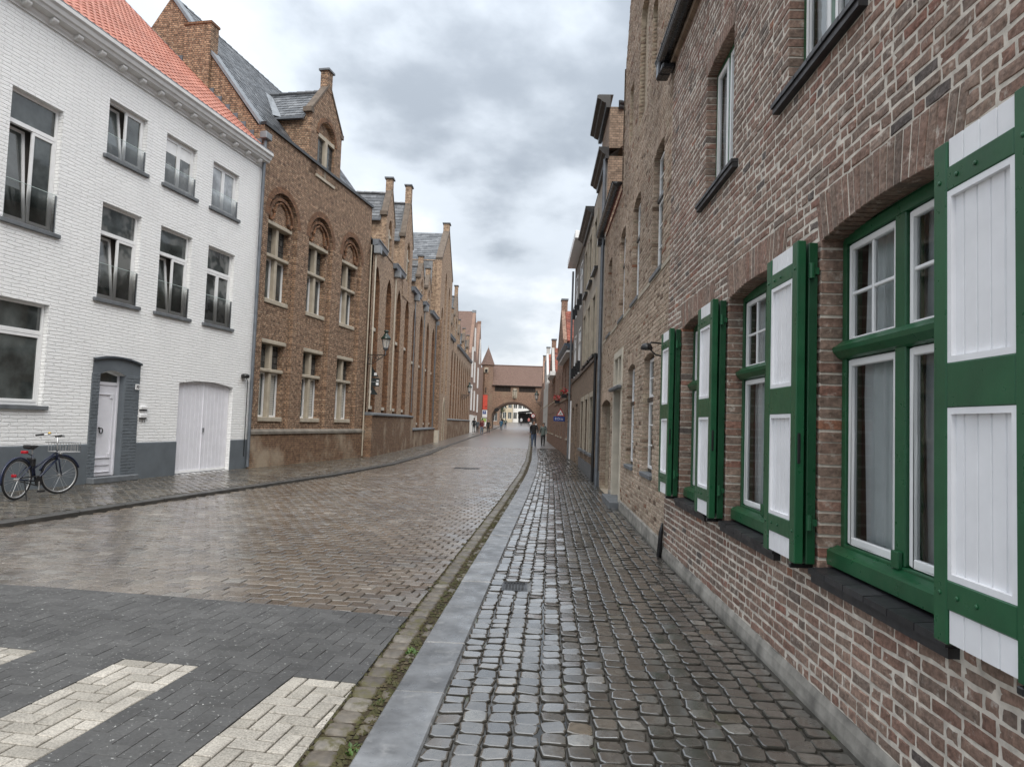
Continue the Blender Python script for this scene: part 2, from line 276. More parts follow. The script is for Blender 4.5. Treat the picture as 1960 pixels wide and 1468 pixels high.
# ------------------------------------------------------------------ mesh helpers
class MB:
    def __init__(s): s.v = []; s.f = []; s.m = []; s.t = []
    def add(s, vs_, fs, mat=0, tone=None):
        o = len(s.v); s.v += [tuple(map(float, p)) for p in vs_]; t = R() if tone is None else tone
        s.f += [tuple(i + o for i in f) for f in fs]; s.m += mat if isinstance(mat, list) else [mat] * len(fs); s.t += [t] * len(fs); return s
    def quad(s, a, b, c, d, mat=0, tone=None): return s.add([a, b, c, d], [(0, 1, 2, 3)], mat, tone)
    def box(s, x0, x1, y0, y1, z0, z1, mat=0, tone=None):
        if x0 > x1: x0, x1 = x1, x0
        if y0 > y1: y0, y1 = y1, y0
        if z0 > z1: z0, z1 = z1, z0
        return s.add([(x0, y0, z0), (x1, y0, z0), (x1, y1, z0), (x0, y1, z0), (x0, y0, z1), (x1, y0, z1), (x1, y1, z1), (x0, y1, z1)],
                     [(0, 3, 2, 1), (4, 5, 6, 7), (0, 1, 5, 4), (1, 2, 6, 5), (2, 3, 7, 6), (3, 0, 4, 7)], mat, tone)
    def frame(s, x0, x1, z0, z1, y0, y1, w, mat=0, wb=None):
        """four bars round a rectangular opening in the xz plane"""
        wb = w if wb is None else wb
        s.box(x0, x0 + w, y0, y1, z0, z1, mat); s.box(x1 - w, x1, y0, y1, z0, z1, mat)
        s.box(x0 + w, x1 - w, y0, y1, z1 - w, z1, mat); s.box(x0 + w, x1 - w, y0, y1, z0, z0 + wb, mat); return s
    def prism(s, poly, y0, y1, mat=0, tone=None, axis='y'):
        """polygon (x,z) extruded along y; axis 'x': polygon (y,z) along x; 'z': polygon (x,y) along z"""
        n = len(poly)
        P = {'y': lambda p, t: (p[0], t, p[1]), 'x': lambda p, t: (t, p[0], p[1]), 'z': lambda p, t: (p[0], p[1], t)}[axis]
        v = [P(p, y0) for p in poly] + [P(p, y1) for p in poly]
        f = [tuple(range(n)), tuple(range(2 * n - 1, n - 1, -1))] + [(i, i + n, (i + 1) % n + n, (i + 1) % n) for i in range(n)]
        return s.add(v, f, mat, tone)
    def tube(s, pts, r, n=8, mat=0, tone=None, closed=False, caps=True):
        pts = [Vector(p) for p in pts]; rs = r if isinstance(r, (list, tuple)) else [r] * len(pts)
        v = []; N_ = len(pts); up = None
        for i, p in enumerate(pts):
            a = pts[(i - 1) % N_] if (closed or i) else p; b = pts[(i + 1) % N_] if (closed or i < N_ - 1) else p
            t = (b - a).normalized()
            if up is None: up = Vector((0, 0, 1)) if abs(t.z) < 0.9 else Vector((1, 0, 0))
            x = t.cross(up)
            if x.length < 1e-4: x = t.cross(Vector((1, 0.3, 0)))
            x.normalize(); yv = x.cross(t).normalized(); up = yv
            for k in range(n):
                q = p + (x * math.cos(2 * math.pi * k / n) + yv * math.sin(2 * math.pi * k / n)) * rs[i]; v.append(tuple(q))
        f = []
        for i in range(N_ if closed else N_ - 1):
            j = (i + 1) % N_
            f += [(i * n + k, i * n + (k + 1) % n, j * n + (k + 1) % n, j * n + k) for k in range(n)]
        if caps and not closed: f += [tuple(range(n - 1, -1, -1)), tuple(range((N_ - 1) * n, N_ * n))]
        return s.add(v, f, mat, tone)
    def lathe(s, prof, cx=0, cy=0, n=16, mat=0, tone=None, a0=0.0):
        v = []; f = []
        for r, z in prof: v += [(cx + r * math.cos(a0 + 2 * math.pi * k / n), cy + r * math.sin(a0 + 2 * math.pi * k / n), z) for k in range(n)]
        for i in range(len(prof) - 1): f += [(i * n + k, i * n + (k + 1) % n, (i + 1) * n + (k + 1) % n, (i + 1) * n + k) for k in range(n)]
        f += [tuple(range(n - 1, -1, -1)), tuple(range((len(prof) - 1) * n, len(prof) * n))]
        return s.add(v, f, mat, tone)
    def build(s, name, mats, parent=None, smooth=False, bevel=0.0, kind=None):
        me = bpy.data.meshes.new(name); me.from_pydata(s.v, [], s.f)
        for m in (mats if isinstance(mats, (list, tuple)) else [mats]): me.materials.append(m)
        me.polygons.foreach_set('material_index', s.m)
        a = me.attributes.new('tone', 'FLOAT', 'FACE'); a.data.foreach_set('value', s.t)
        if bevel:
            bm = bmesh.new(); bm.from_mesh(me); bmesh.ops.remove_doubles(bm, verts=bm.verts, dist=1e-5)
            ed = [g for g in bm.edges if len(g.link_faces) == 2 and g.calc_face_angle(0) > 0.5]
            try: bmesh.ops.bevel(bm, geom=ed, offset=bevel, segments=1, affect='EDGES', clamp_overlap=True)
            except Exception: pass
            bm.to_mesh(me); bm.free()
        if smooth: me.polygons.foreach_set('use_smooth', [True] * len(me.polygons))
        me.update()
        o = bpy.data.objects.new(name, me); col.objects.link(o)
        if parent: o.parent = parent
        if kind: o['kind'] = kind
        return o
def B(name, mat, parent, *boxes, bevel=0.0):
    m = MB()
    for b in boxes: m.box(*b)
    return m.build(name, mat, parent, bevel=bevel)
def tag(o, label, cat, group=None):
    o['label'] = label; o['category'] = cat
    if group: o['group'] = group
    return o
def thing(name, loc=(0, 0, 0), rz=0.0, label=None, cat=None, group=None):
    o = bpy.data.objects.new(name, None); o.empty_display_size = 0.2; col.objects.link(o)
    o.location = loc; o.rotation_euler = (0, 0, rz)
    if label: tag(o, label, cat, group)
    return o
def facade(name, P, Q, z=0.0, **k):
    """Empty at P whose local X runs from P to Q along the facade, local Y goes into the building"""
    return thing(name, (P[0], P[1], z), math.atan2(Q[1] - P[1], Q[0] - P[0]), **k)
def to_world(o):
    c, s = math.cos(o.rotation_euler.z), math.sin(o.rotation_euler.z); L = o.location
    return lambda p: (L.x + c * p[0] - s * p[1], L.y + s * p[0] + c * p[1], L.z + p[2])
IDENT = lambda p: p
def in_view(w):
    return w[1] > 1.9 and -0.80 * w[1] - 0.3 < w[0] < 0.80 * w[1] + 0.3
class Pieces:
    """many alike pieces: the ones that show largest become objects, the rest one mesh"""
    def __init__(s): s.p = []
    def add(s, vs_, fs, tone=None, mat=0): s.p.append((vs_, fs, R() if tone is None else tone, mat))
    def done(s, parent, single, rest, mats, n=300, w=IDENT, smooth=False):
        key = []
        for i, (v, f, t, m) in enumerate(s.p):
            c = w(tuple(sum(q[k] for q in v) / len(v) for k in range(3)))
            key.append((0 if in_view(c) else 1, (c[0] ** 2 + c[1] ** 2 + (c[2] - EYE) ** 2), i))
        key.sort(); near = set(k[2] for k in key[:n]); mb = MB()
        for i, (v, f, t, m) in enumerate(s.p):
            if i in near: MB().add(v, f, m, t).build(single, mats, parent, smooth)
            else: mb.add(v, f, m, t)
        if mb.v: mb.build(rest, mats, parent, smooth, kind='stuff')
def arch_z(h, x):
    """height of the arch line of opening h=(x0,x1,z0,z1,rise,kind) at x"""
    x0, x1, z0, z1, r, kd = h
    c = (x0 + x1) / 2; hw = (x1 - x0) / 2; zs = z1 - r; d = min(abs(x - c), hw)
    if kd == 'point':
        Rr = (hw * hw + r * r) / (2 * hw); return zs + math.sqrt(max(0, Rr * Rr - (d + Rr - hw) ** 2))
    if kd == 'ellipse': return zs + r * math.sqrt(max(0, 1 - (d / hw) ** 2))
    Rr = (hw * hw + r * r) / (2 * r); return zs + math.sqrt(max(0, Rr * Rr - d * d)) - (Rr - r)
def H(x0, x1, z0, z1, rise=0, kind='seg'): return (x0, x1, z0, z1, rise, kind)
def wall(mb, x0, x1, z0, z1, holes, y=0.0, depth=0.12, mat=0, rmat=None, seg=12):
    """wall face with openings and their reveals"""
    rmat = mat if rmat is None else rmat
    xs = sorted({x0, x1, *[v for h in holes for v in h[:2] if x0 < v < x1]}); zs = sorted({z0, z1, *[v for h in holes for v in h[2:4] if z0 < v < z1]})
    for i in range(len(xs) - 1):
        for j in range(len(zs) - 1):
            cx, cz = (xs[i] + xs[i + 1]) / 2, (zs[j] + zs[j + 1]) / 2
            if any(h[0] < cx < h[1] and h[2] < cz < h[3] for h in holes): continue
            mb.quad((xs[i], y, zs[j]), (xs[i + 1], y, zs[j]), (xs[i + 1], y, zs[j + 1]), (xs[i], y, zs[j + 1]), mat)
    for h in holes:
        a, b, c, d, r, kd = h; sp = d - r; yb = y + depth
        mb.quad((a, y, c), (a, yb, c), (a, yb, sp), (a, y, sp), rmat); mb.quad((b, y, c), (b, y, sp), (b, yb, sp), (b, yb, c), rmat)
        mb.quad((a, y, c), (b, y, c), (b, yb, c), (a, yb, c), rmat)
        if r <= 0: mb.quad((a, y, d), (a, yb, d), (b, yb, d), (b, y, d), rmat); continue
        px = [a + (b - a) * (0.5 - 0.5 * math.cos(math.pi * k / seg)) for k in range(seg + 1)]; pz = [arch_z(h, q) for q in px]
        for k in range(seg):
            mb.quad((px[k], y, pz[k]), (px[k + 1], y, pz[k + 1]), (px[k + 1], y, d), (px[k], y, d), mat)
            mb.quad((px[k], y, pz[k]), (px[k], yb, pz[k]), (px[k + 1], yb, pz[k + 1]), (px[k + 1], y, pz[k + 1]), rmat)
    return mb
def shell(mb, x0, x1, y0, y1, z0, z1, mat=0):
    """two side walls and the back of a house (front is built apart)"""
    mb.quad((x0, y1, z0), (x0, y0, z0), (x0, y0, z1), (x0, y1, z1), mat); mb.quad((x1, y0, z0), (x1, y1, z0), (x1, y1, z1), (x1, y0, z1), mat)
    mb.quad((x1, y1, z0), (x0, y1, z0), (x0, y1, z1), (x1, y1, z1), mat); return mb
def arc_ring(mb, h, w, y0, y1, mat=0, seg=14):
    """brick ring following the arch of opening h, w wide, from y0 to y1"""
    a, b, c, d, r, kd = h; cx = (a + b) / 2; hw = (b - a) / 2; zs = d - r
    for k in range(seg):
        P = []
        for t in (k / seg, (k + 1) / seg):
            x = a + (b - a) * (0.5 - 0.5 * math.cos(math.pi * t)); z = arch_z(h, x)
            f = (hw + w) / hw; P.append(((x, z), (cx + (x - cx) * f, zs + (z - zs) * (r + w) / r)))
        (i0, o0), (i1, o1) = P
        mb.prism([i0, i1, o1, o0], y0, y1, mat)
def slates(pc, O, u, v, nrm, nu, nv, wid, hgt, thick=0.012, clip=None, jit=0.006, tone=None):
    """flat overlapping roof slates: O corner at the eave, u along, v up the slope"""
    O, u, v, nrm = map(Vector, (O, u, v, nrm))
    for j in range(nv):
        for i in range(-1, nu + 1):
            a0 = (i + (0.5 if j % 2 else 0)) * wid; a1 = a0 + wid - 0.005
            a0, a1 = max(a0, 0), min(a1, nu * wid)
            if a1 - a0 < 0.03: continue
            if clip:
                r_ = clip((j + 0.5) * hgt)
                if r_ is None: continue
                a0, a1 = max(a0, r_[0]), min(a1, r_[1])
                if a1 - a0 < 0.03: continue
            b0 = j * hgt + U(-jit, jit); b1 = (j + 1) * hgt + 0.02
            lo = thick + U(0, 0.008); P = lambda a, b, h_: tuple(O + u * a + v * b + nrm * h_)
            pc.add([P(a0, b0, lo), P(a1, b0, lo), P(a1, b1, 0.004), P(a0, b1, 0.004), P(a0, b0, 0), P(a1, b0, 0)], [(0, 1, 2, 3), (4, 5, 1, 0), (4, 0, 3), (5, 2, 1)], tone)
def pantiles(pc, O, u, v, nrm, nu, nv, wid, hgt, amp=0.028, clip=None, tone=None):
    O, u, v, nrm = map(Vector, (O, u, v, nrm)); prof = [(0, 0.35), (0.14, 0.95), (0.28, 1.0), (0.42, 0.7), (0.6, 0.12), (0.8, 0.0), (1.02, 0.3)]
    for j in range(nv):
        for i in range(nu):
            if clip and not clip((i + 0.5) * wid, (j + 0.5) * hgt): continue
            P = lambda a, b, h_: tuple(O + u * ((i + a) * wid) + v * ((j + b) * hgt) + nrm * h_)
            vs_ = [P(a, -0.06, amp * h_ + 0.022) for a, h_ in prof] + [P(a, 1.0, amp * h_) for a, h_ in prof] + [P(a, -0.06, amp * h_ - 0.006) for a, h_ in prof]
            n = len(prof); f = [(k, k + 1, n + k + 1, n + k) for k in range(n - 1)] + [(2 * n + k, 2 * n + k + 1, k + 1, k) for k in range(n - 1)]
            pc.add(vs_, f, tone)
def text_mesh(name, s, size, mat, parent, loc, rot, depth=0.003):
    cu = bpy.data.curves.new(name, 'FONT'); cu.body = s; cu.size = size; cu.extrude = depth; cu.align_x = 'CENTER'; cu.align_y = 'CENTER'
    t = bpy.data.objects.new(name, cu); col.objects.link(t)
    dg = bpy.context.evaluated_depsgraph_get(); me = bpy.data.meshes.new_from_object(t.evaluated_get(dg))
    bpy.data.objects.remove(t); me.name = name; me.materials.clear(); me.materials.append(mat)
    o = bpy.data.objects.new(name, me); col.objects.link(o); o.parent = parent; o.location = loc; o.rotation_euler = rot; return o
# ------------------------------------------------------------------ ground, road, pavements
def zr(y): return 0.0 if y < 45 else 1.9 * (min(y, 180) - 45) ** 2 / 135 ** 2
KY = [-8, 1, 3.26, 6.1, 10.5, 15.3, 23, 31, 45.6, 70, 120, 200]; KX = [-1.0, -0.86, -0.79, -0.69, -0.52, -0.33, -0.08, 0.06, 0.12, 0.13, 0.08, 0.08]
def kr(y): return float(np.interp(y, KY, KX))                 # road-side edge of the right kerb
LY = [-8, 0, 6, 9.6, 13.3, 16.2, 20, 25.7, 34, 48, 68, 90, 120, 200]; LX = [-9.6, -8.9, -7.95, -7.35, -6.80, -6.27, -5.6, -5.05, -4.98, -5.55, -5.95, -6.1, -6.2, -6.2]
def klx(y): return float(np.interp(y, LY, LX))                # road-side edge of the left kerb
WY = [-8, 8.85, 18.6, 27.4, 33.2, 48, 62, 85, 120]; WX = [1.70, 1.70, 1.82, 1.90, 1.88, 1.72, 1.55, 1.4, 1.4]
def wx(y): return float(np.interp(y, WY, WX))                 # foot of the right-hand houses
def lbx(y): return float(np.interp(y, [-8, 0, 10, 20.96, 29.3, 75, 120], [-13.8, -12.4, -10.6, -8.72, -7.2, -7.9, -8.6]))
GD, KW = 0.28, 0.30
def road_z(x, y):
    a, b = klx(y), kr(y) - GD; t = (x - a) / (b - a); return -0.105 + 0.055 * t + 0.045 * max(0, 1 - (2 * t - 1) ** 2) + zr(y)
def strip(name, mat, fa, fb, ys, fz, nx=1, label_kind='structure'):
    mb = MB(); ys = list(ys)
    V = []
    for y in ys:
        a, b = fa(y), fb(y)
        for i in range(nx + 1): x = a + (b - a) * i / nx; V.append((x, y, fz(x, y)))
    F = [(j * (nx + 1) + i, j * (nx + 1) + i + 1, (j + 1) * (nx + 1) + i + 1, (j + 1) * (nx + 1) + i) for j in range(len(ys) - 1) for i in range(nx)]
    mb.add(V, F); o = mb.build(name, mat)
    if label_kind: o['kind'] = label_kind
    return o
# terrain sheet to the horizon
gm = MB(); ring = [0, 30, 60, 90, 120, 180, 400, 1500]
for i, x0 in enumerate([-1500, -400, -120, -60, -30, 0, 30, 60, 120, 400]):
    x1 = [-400, -120, -60, -30, 0, 30, 60, 120, 400, 1500][i]
    ys = [-1500, -300, -60, -10, 20, 45, 60, 75, 90, 105, 120, 140, 160, 180, 260, 600, 1500]
    for y0, y1 in zip(ys[:-1], ys[1:]): gm.quad((x0, y0, zr(y0) - 0.16), (x1, y0, zr(y0) - 0.16), (x1, y1, zr(y1) - 0.16), (x0, y1, zr(y1) - 0.16))
tag(gm.build('ground', GROUND, kind='structure'), 'earth that the whole town stands on', 'ground')
ysA = list(np.arange(-6, 45, 1.5)); ysB = list(np.arange(45, 200, 4.0))
END = 46.0
road = tag(strip('road', JOINT, klx, lambda y: kr(y) - GD, ysA + [END], lambda x, y: road_z(x, y) - 0.016, 8), 'wet cobbled street of brown pavers running to the arched gate', 'road')
pave = tag(strip('pavement_right', JOINT, lambda y: kr(y) + KW, wx, ysA + [END], lambda x, y: -0.010 + zr(y), 3), 'wet cobbled pavement along the brick houses on the right', 'pavement')
pavl = tag(strip('pavement_left', JOINT, lambda y: lbx(y), lambda y: klx(y) - 0.2, ysA + [END], lambda x, y: -0.058 + zr(y), 3), 'wet paved footway in front of the white house and the gothic front', 'pavement')
for n_, fa, fb, dz in (('far_road', klx, lambda y: kr(y) - GD, 0), ('far_pavement_right', lambda y: kr(y) + KW, lambda y: wx(y) + 0.2, 0.0), ('far_pavement_left', lambda y: lbx(y) - 0.6, lambda y: klx(y) - 0.2, -0.04)):
    o = strip(n_, FARPAVE, fa, fb, [END] + ysB[1:], (lambda x, y: road_z(x, y)) if n_ == 'far_road' else (lambda x, y, d=dz: d + zr(y)), 6 if n_ == 'far_road' else 1)
    tag(o, {'far_road': 'pale wet far end of the street running under the arch', 'far_pavement_right': 'narrow far end of the right pavement by the distant houses', 'far_pavement_left': 'far end of the left pavement by the modern brick building'}[n_], 'paving')
gut = tag(strip('gutter', SOIL, lambda y: kr(y) - GD - 0.01, lambda y: kr(y) + 0.01, ysA + [END] + ysB[1:], lambda x, y: -0.068 + zr(y), 2), 'mossy gutter between the paver road and the bluestone kerb', 'gutter')

def stone(cx, cy, cz, wx_, wy_, h=0.05, b=0.012, dome=0.006, jit=0.006, rot=0.0, tilt=0.004, ring=True):
    """one rounded sett: side skirt, shoulder and a slightly domed top"""
    c, s = math.cos(rot), math.sin(rot); hx, hy = wx_ / 2, wy_ / 2; k = 0.30
    base = [(-hx, -hy * (1 - k)), (-hx * (1 - k), -hy), (hx * (1 - k), -hy), (hx, -hy * (1 - k)), (hx, hy * (1 - k)), (hx * (1 - k), hy), (-hx * (1 - k), hy), (-hx, hy * (1 - k))]
    base = [(x + U(-jit, jit), y + U(-jit, jit)) for x, y in base]; tx, ty = U(-tilt, tilt), U(-tilt, tilt)
    def rg(f, z): return [(cx + c * x * f - s * y * f, cy + s * x * f + c * y * f, cz + z + (tx * x / hx + ty * y / hy) * (z > -0.02)) for x, y in base]
    sh = 1 - b / min(hx, hy); sh2 = 1 - 2.2 * b / min(hx, hy)
    v = rg(1, -h) + rg(1, -b) + rg(sh, 0) + (rg(max(0.3, sh2), dome) if ring else [])
    L = 4 if ring else 3; f = []
    for r_ in range(L - 1): f += [(r_ * 8 + i, r_ * 8 + (i + 1) % 8, (r_ + 1) * 8 + (i + 1) % 8, (r_ + 1) * 8 + i) for i in range(8)]
    f.append(tuple(range((L - 1) * 8, L * 8))); return v, f
# right pavement setts, in columns along the street
pc = Pieces(); NC = 15
for i in range(NC):
    y = 1.2 + U(0, 0.1)
    while y < END - 0.1:
        a, b = kr(y) + KW + 0.006, wx(y) - 0.05; w_ = (b - a) / NC; d = U(0.118, 0.150)
        near = y < 20
        x = a + (i + 0.5) * w_
        if not (-0.24 < x < 0.02 and 6.72 < y + d / 2 < 7.12):
            v, f = stone(x + U(-0.004, 0.004), y + d / 2, U(-0.004, 0.004) + zr(y), w_ - 0.006, d - 0.006, 0.04, 0.0055, 0.0022, 0.009 if near else 0.004, U(-0.07, 0.07), 0.0035, near)
            pc.add(v, f, min(1, max(0, random.gauss(0.5, 0.22))), [1] * 16 + [0] * (len(f) - 16))
        y += d
pc.done(pave, 'sett', 'setts', [SETT, SETT_SIDE])
# bluestone kerb, slabs about a metre long
kerb = thing('kerb_right', (0, 0, 0)); kerb['kind'] = 'structure'; tag(kerb, 'grey bluestone kerb of long flush slabs beside the right pavement', 'kerb')
pk = Pieces(); y = 1.25
while y < 118:
    L = U(0.92, 1.06); y1 = y + L - 0.011; z0 = U(-0.004, 0.004)
    a0, a1 = kr(y), kr(y1); b = 0.010
    v = [(a0, y, -0.12), (a0 + KW, y, -0.12), (a1 + KW, y1, -0.12), (a1, y1, -0.12)]
    v += [(a0, y, -b), (a0 + KW, y, -b), (a1 + KW, y1, -b), (a1, y1, -b), (a0 + b, y + b / 2, 0), (a0 + KW - b, y + b / 2, 0), (a1 + KW - b, y1 - b / 2, 0), (a1 + b, y1 - b / 2, 0)]
    v = [(p[0], p[1], p[2] + z0 + zr(p[1]) + 0.002) for p in v]
    pk.add(v, [(0, 1, 5, 4), (1, 2, 6, 5), (2, 3, 7, 6), (3, 0, 4, 7), (4, 5, 9, 8), (5, 6, 10, 9), (6, 7, 11, 10), (7, 4, 8, 11), (8, 9, 10, 11)]); y += L
pk.done(kerb, 'kerb_slab', 'kerb_slabs', KERB)
# gutter: one row of setts and a half-buried second row
pg = Pieces(); y = 1.3
while y < 75:
    d = U(0.15, 0.20); x = kr(y) - GD + 0.088
    v, f = stone(x, y + d / 2, -0.055 + zr(y), 0.158, d - 0.02, 0.04, 0.012, 0.004, 0.008, U(-0.06, 0.06), 0.005); pg.add(v, f)
    if R() < 0.45 and y < 20:
        v, f = stone(kr(y) - 0.058, y + d / 2, -0.062, 0.09, d * U(0.6, 0.95), 0.03, 0.012, 0.004, 0.01, U(-0.15, 0.15), 0.006); pg.add(v, f, U(0, 0.6))
    y += d
pg.done(gut, 'gutter_sett', 'gutter_setts', GUTTER, smooth=True)
# the paved crossing: herringbone of dark blocks with bands of pale ones
CO, CE, CN = (-2.62, 4.59), (0.9934, -0.115), (-0.115, -0.9934); CS = 0.1065
def cr(u, v): return (CO[0] + CE[0] * u + CN[0] * v, CO[1] + CE[1] * u + CN[1] * v)
CROSS_V = -1.48
def block(u0, u1, v0, v1, g=0.003, b=0.004):
    z = U(-0.0015, 0.0015); q = []
    for (uu, vv) in ((u0 + g, v0 + g), (u1 - g, v0 + g), (u1 - g, v1 - g), (u0 + g, v1 - g)): q.append((uu + U(-0.0012, 0.0012), vv + U(-0.0012, 0.0012)))
    cu, cv = (u0 + u1) / 2, (v0 + v1) / 2; V = []
    for dz, s_ in ((-0.03, 0), (-b, 0), (0, b)):
        for uu, vv in q:
            uu2 = uu - math.copysign(s_, uu - cu); vv2 = vv - math.copysign(s_, vv - cv); x, y = cr(uu2, vv2); x = min(x, kr(y) - GD - 0.002); V.append((x, y, road_z(x, y) + dz + z))
    return V, [(i, i + 4, (i + 1) % 4 + 4, (i + 1) % 4) for i in range(4)] + [(i + 4, i + 8, (i + 1) % 4 + 8, (i + 1) % 4 + 4) for i in range(4)] + [(11, 10, 9, 8)]
crossing = thing('crossing', (0, 0, 0)); crossing['kind'] = 'structure'; tag(crossing, 'dark block crossing with pale zebra bands in the foreground road', 'crossing')
pb = Pieces()
def cell_white(i, j): return j >= 0 and (i % 11) < 5
def cell_ok(i, j):
    x, y = cr((i + 0.5) * CS, (j + 0.5) * CS); return klx(y) + 0.04 < x < kr(y) - GD + 0.04 and y > 1.4
for i in range(-62, 17):
    for j in range(int(round(CROSS_V / CS)), 29):
        m = (i - j) % 4
        if m not in (0, 2): continue
        cells = [(i, j), (i + 1, j)] if m == 0 else [(i, j - 1), (i, j)]
        cells = [c_ for c_ in cells if cell_ok(*c_) and c_[1] >= int(round(CROSS_V / CS))]
        if not cells: continue
        cols_ = {cell_white(*c_) for c_ in cells}
        grp = [cells] if len(cols_) == 1 else [[c_] for c_ in cells]
        for g_ in grp:
            wht = cell_white(*g_[0])
            v, f = block(min(c_[0] for c_ in g_) * CS, (max(c_[0] for c_ in g_) + 1) * CS, min(c_[1] for c_ in g_) * CS, (max(c_[1] for c_ in g_) + 1) * CS, 0.0055 if wht else 0.0014, 0.004 if wht else 0.002)
            pb.add(v, f, R(), 1 if wht else 0)
pb.done(crossing, 'block', 'blocks', [BLOCK_D, BLOCK_W], 320)
# road pavers beyond the crossing
pr = Pieces(); PW, PD, PK = 0.196, 0.158, 0.010
r_ = 0; v_ = CROSS_V - 0.004
while True:
    x_, y_ = cr(0, v_ - PD)
    if y_ > END + 1.5: break
    off = PW / 2 if r_ % 2 else 0
    for i in range(-64, 34):
        u0 = i * PW + off; cx, cy = cr(u0 + PW / 2, v_ - PD / 2)
        if not (klx(cy) + 0.06 < cx < kr(cy) - GD + 0.06) or cy > END: continue
        if cy > 8 and not in_view((cx, cy, 0)): continue
        z = U(-0.002, 0.002); tx, ty = U(-0.003, 0.003), U(-0.003, 0.003); j_ = lambda: U(-0.003, 0.003)
        out = [(0.004, 0), (PW * .44, 0), (PW * .56, PK), (PW - 0.004, PK), (PW - 0.004, PD - 0.006 + PK), (PW * .56, PD - 0.006 + PK), (PW * .44, PD - 0.006), (0.004, PD - 0.006)]
        out = [(a + j_(), b + j_()) for a, b in out]; mu, mv = PW / 2, PD / 2
        V = []
        for dz, s_ in ((-0.03, 1), (-0.006, 1), (0, 0.90)):
            for a, b in out:
                a2, b2 = mu + (a - mu) * s_, mv + (b - mv) * s_; x, y = cr(u0 + a2, v_ - b2); x = min(x, kr(y) - GD - 0.003)
                V.append((x, y, road_z(cx, cy) + dz + z + (tx * (a - mu) / mu + ty * (b - mv) / mv) * (dz > -0.02)))
        F = [(k, (k + 1) % 8, (k + 1) % 8 + 8, k + 8) for k in range(8)] + [(k + 8, (k + 1) % 8 + 8, (k + 1) % 8 + 16, k + 16) for k in range(8)] + [tuple(range(16, 24))]
        pr.add(V, F, min(1, max(0, random.gauss(0.48, 0.25))))
    v_ -= PD; r_ += 1
pr.done(road, 'paver', 'pavers', PAVER)
# left pavement
pl = Pieces(); y = 7.0; r_ = 0
while y < END:
    x = lbx(y) + 0.02 + (0.1 if r_ % 2 else 0)
    while x < klx(y) - 0.42:
        v, f = stone(x + 0.1, y + 0.055, -0.044 + U(-0.003, 0.003), 0.192, 0.102, 0.03, 0.007, 0.0, 0.004, U(-0.02, 0.02), 0.003, False); pl.add(v, f); x += 0.2
    y += 0.11; r_ += 1
pl.done(pavl, 'paving_sett', 'paving_setts', PAVER_L)
kl = thing('kerb_left', (0, 0, 0)); kl['kind'] = 'structure'; tag(kl, 'low dark kerb edging the left pavement', 'kerb')
pk = Pieces(); y = 6.0
while y < 118:
    y1 = y + 0.98; a0, a1 = klx(y), klx(y1)
    v = [(a0 - 0.2, y, -.2), (a0, y, -.2), (a1, y1, -.2), (a1 - 0.2, y1, -.2), (a0 - 0.2, y, -.04), (a0 - .012, y, -.04), (a1 - .012, y1, -.04), (a1 - 0.2, y1, -.04), (a0, y, -.052), (a1, y1, -.052)]
    pk.add([(p[0], p[1], p[2] + zr(p[1])) for p in v], [(4, 5, 6, 7), (5, 8, 9, 6), (8, 1, 2, 9), (0, 1, 8, 5, 4), (3, 7, 6, 9, 2)], U(0, 0.5)); y += 1.0
pk.done(kl, 'kerb_stone', 'kerb_stones', plain('dark_kerb', (0.055, 0.052, 0.048), 0.4, var=0.3, sc=4, bump=0.2))
# standing water between the setts
pw = MB(); ycs = np.arange(3.0, 7.6, 0.12); L_, R_ = [], []
for y in ycs:
    t = (y - 3.0) / 4.6; w_ = 0.16 * (1 - t) * (0.8 + 0.5 * math.sin(y * 7)) + 0.025; xc = 0.17 - 0.035 * t + 0.02 * math.sin(y * 3.1)
    L_.append((xc - w_ * 0.5, y, -0.0055)); R_.append((xc + w_ * 0.5, y, -0.0055))
pw.add(L_ + R_, [(i, i + len(ycs), i + 1 + len(ycs), i + 1) for i in range(len(ycs) - 1)])
tag(pw.build('puddle', WATER, kind='structure'), 'narrow puddle standing in the joints of the right pavement', 'puddle')
# iron covers
def cover(name, x0, x1, y0, y1, z, label, n):
    t = thing(name, ((x0 + x1) / 2, (y0 + y1) / 2, z), 0, label, 'drain cover'); hx, hy = (x1 - x0) / 2, (y1 - y0) / 2
    MB().box(-hx, hx, -hy, hy, -0.03, -0.008).box(-hx, -hx + .02, -hy, hy, -.008, 0).box(hx - .02, hx, -hy, hy, -.008, 0).box(-hx + .02, hx - .02, -hy, -hy + .02, -.008, 0).box(-hx + .02, hx - .02, hy - .02, hy, -.008, 0).build('frame', BLACK, t)
    m = MB()
    for i in range(n):
        for j in range(n):
            a, b = -hx + .03 + (2 * hx - .06) * (i + .5) / n, -hy + .03 + (2 * hy - .06) * (j + .5) / n
            s_ = min(hx, hy) * 0.5 / n; m.box(a - s_, a + s_, b - s_, b + s_, -.008, -.001)
    m.build('tread', plain('cast_iron', (0.05, 0.05, 0.05), 0.35, 0.5), t, kind='stuff'); return t
cover('drain_cover', -0.235, 0.012, 6.74, 7.10, 0.004, 'small square iron cover set among the wet setts of the right pavement', 6)
cover('drain_cover', -2.62, -1.75, 23.9, 24.6, road_z(-2.2, 24.2) + 0.008, 'larger iron cover lying in the brown paver road', 8)
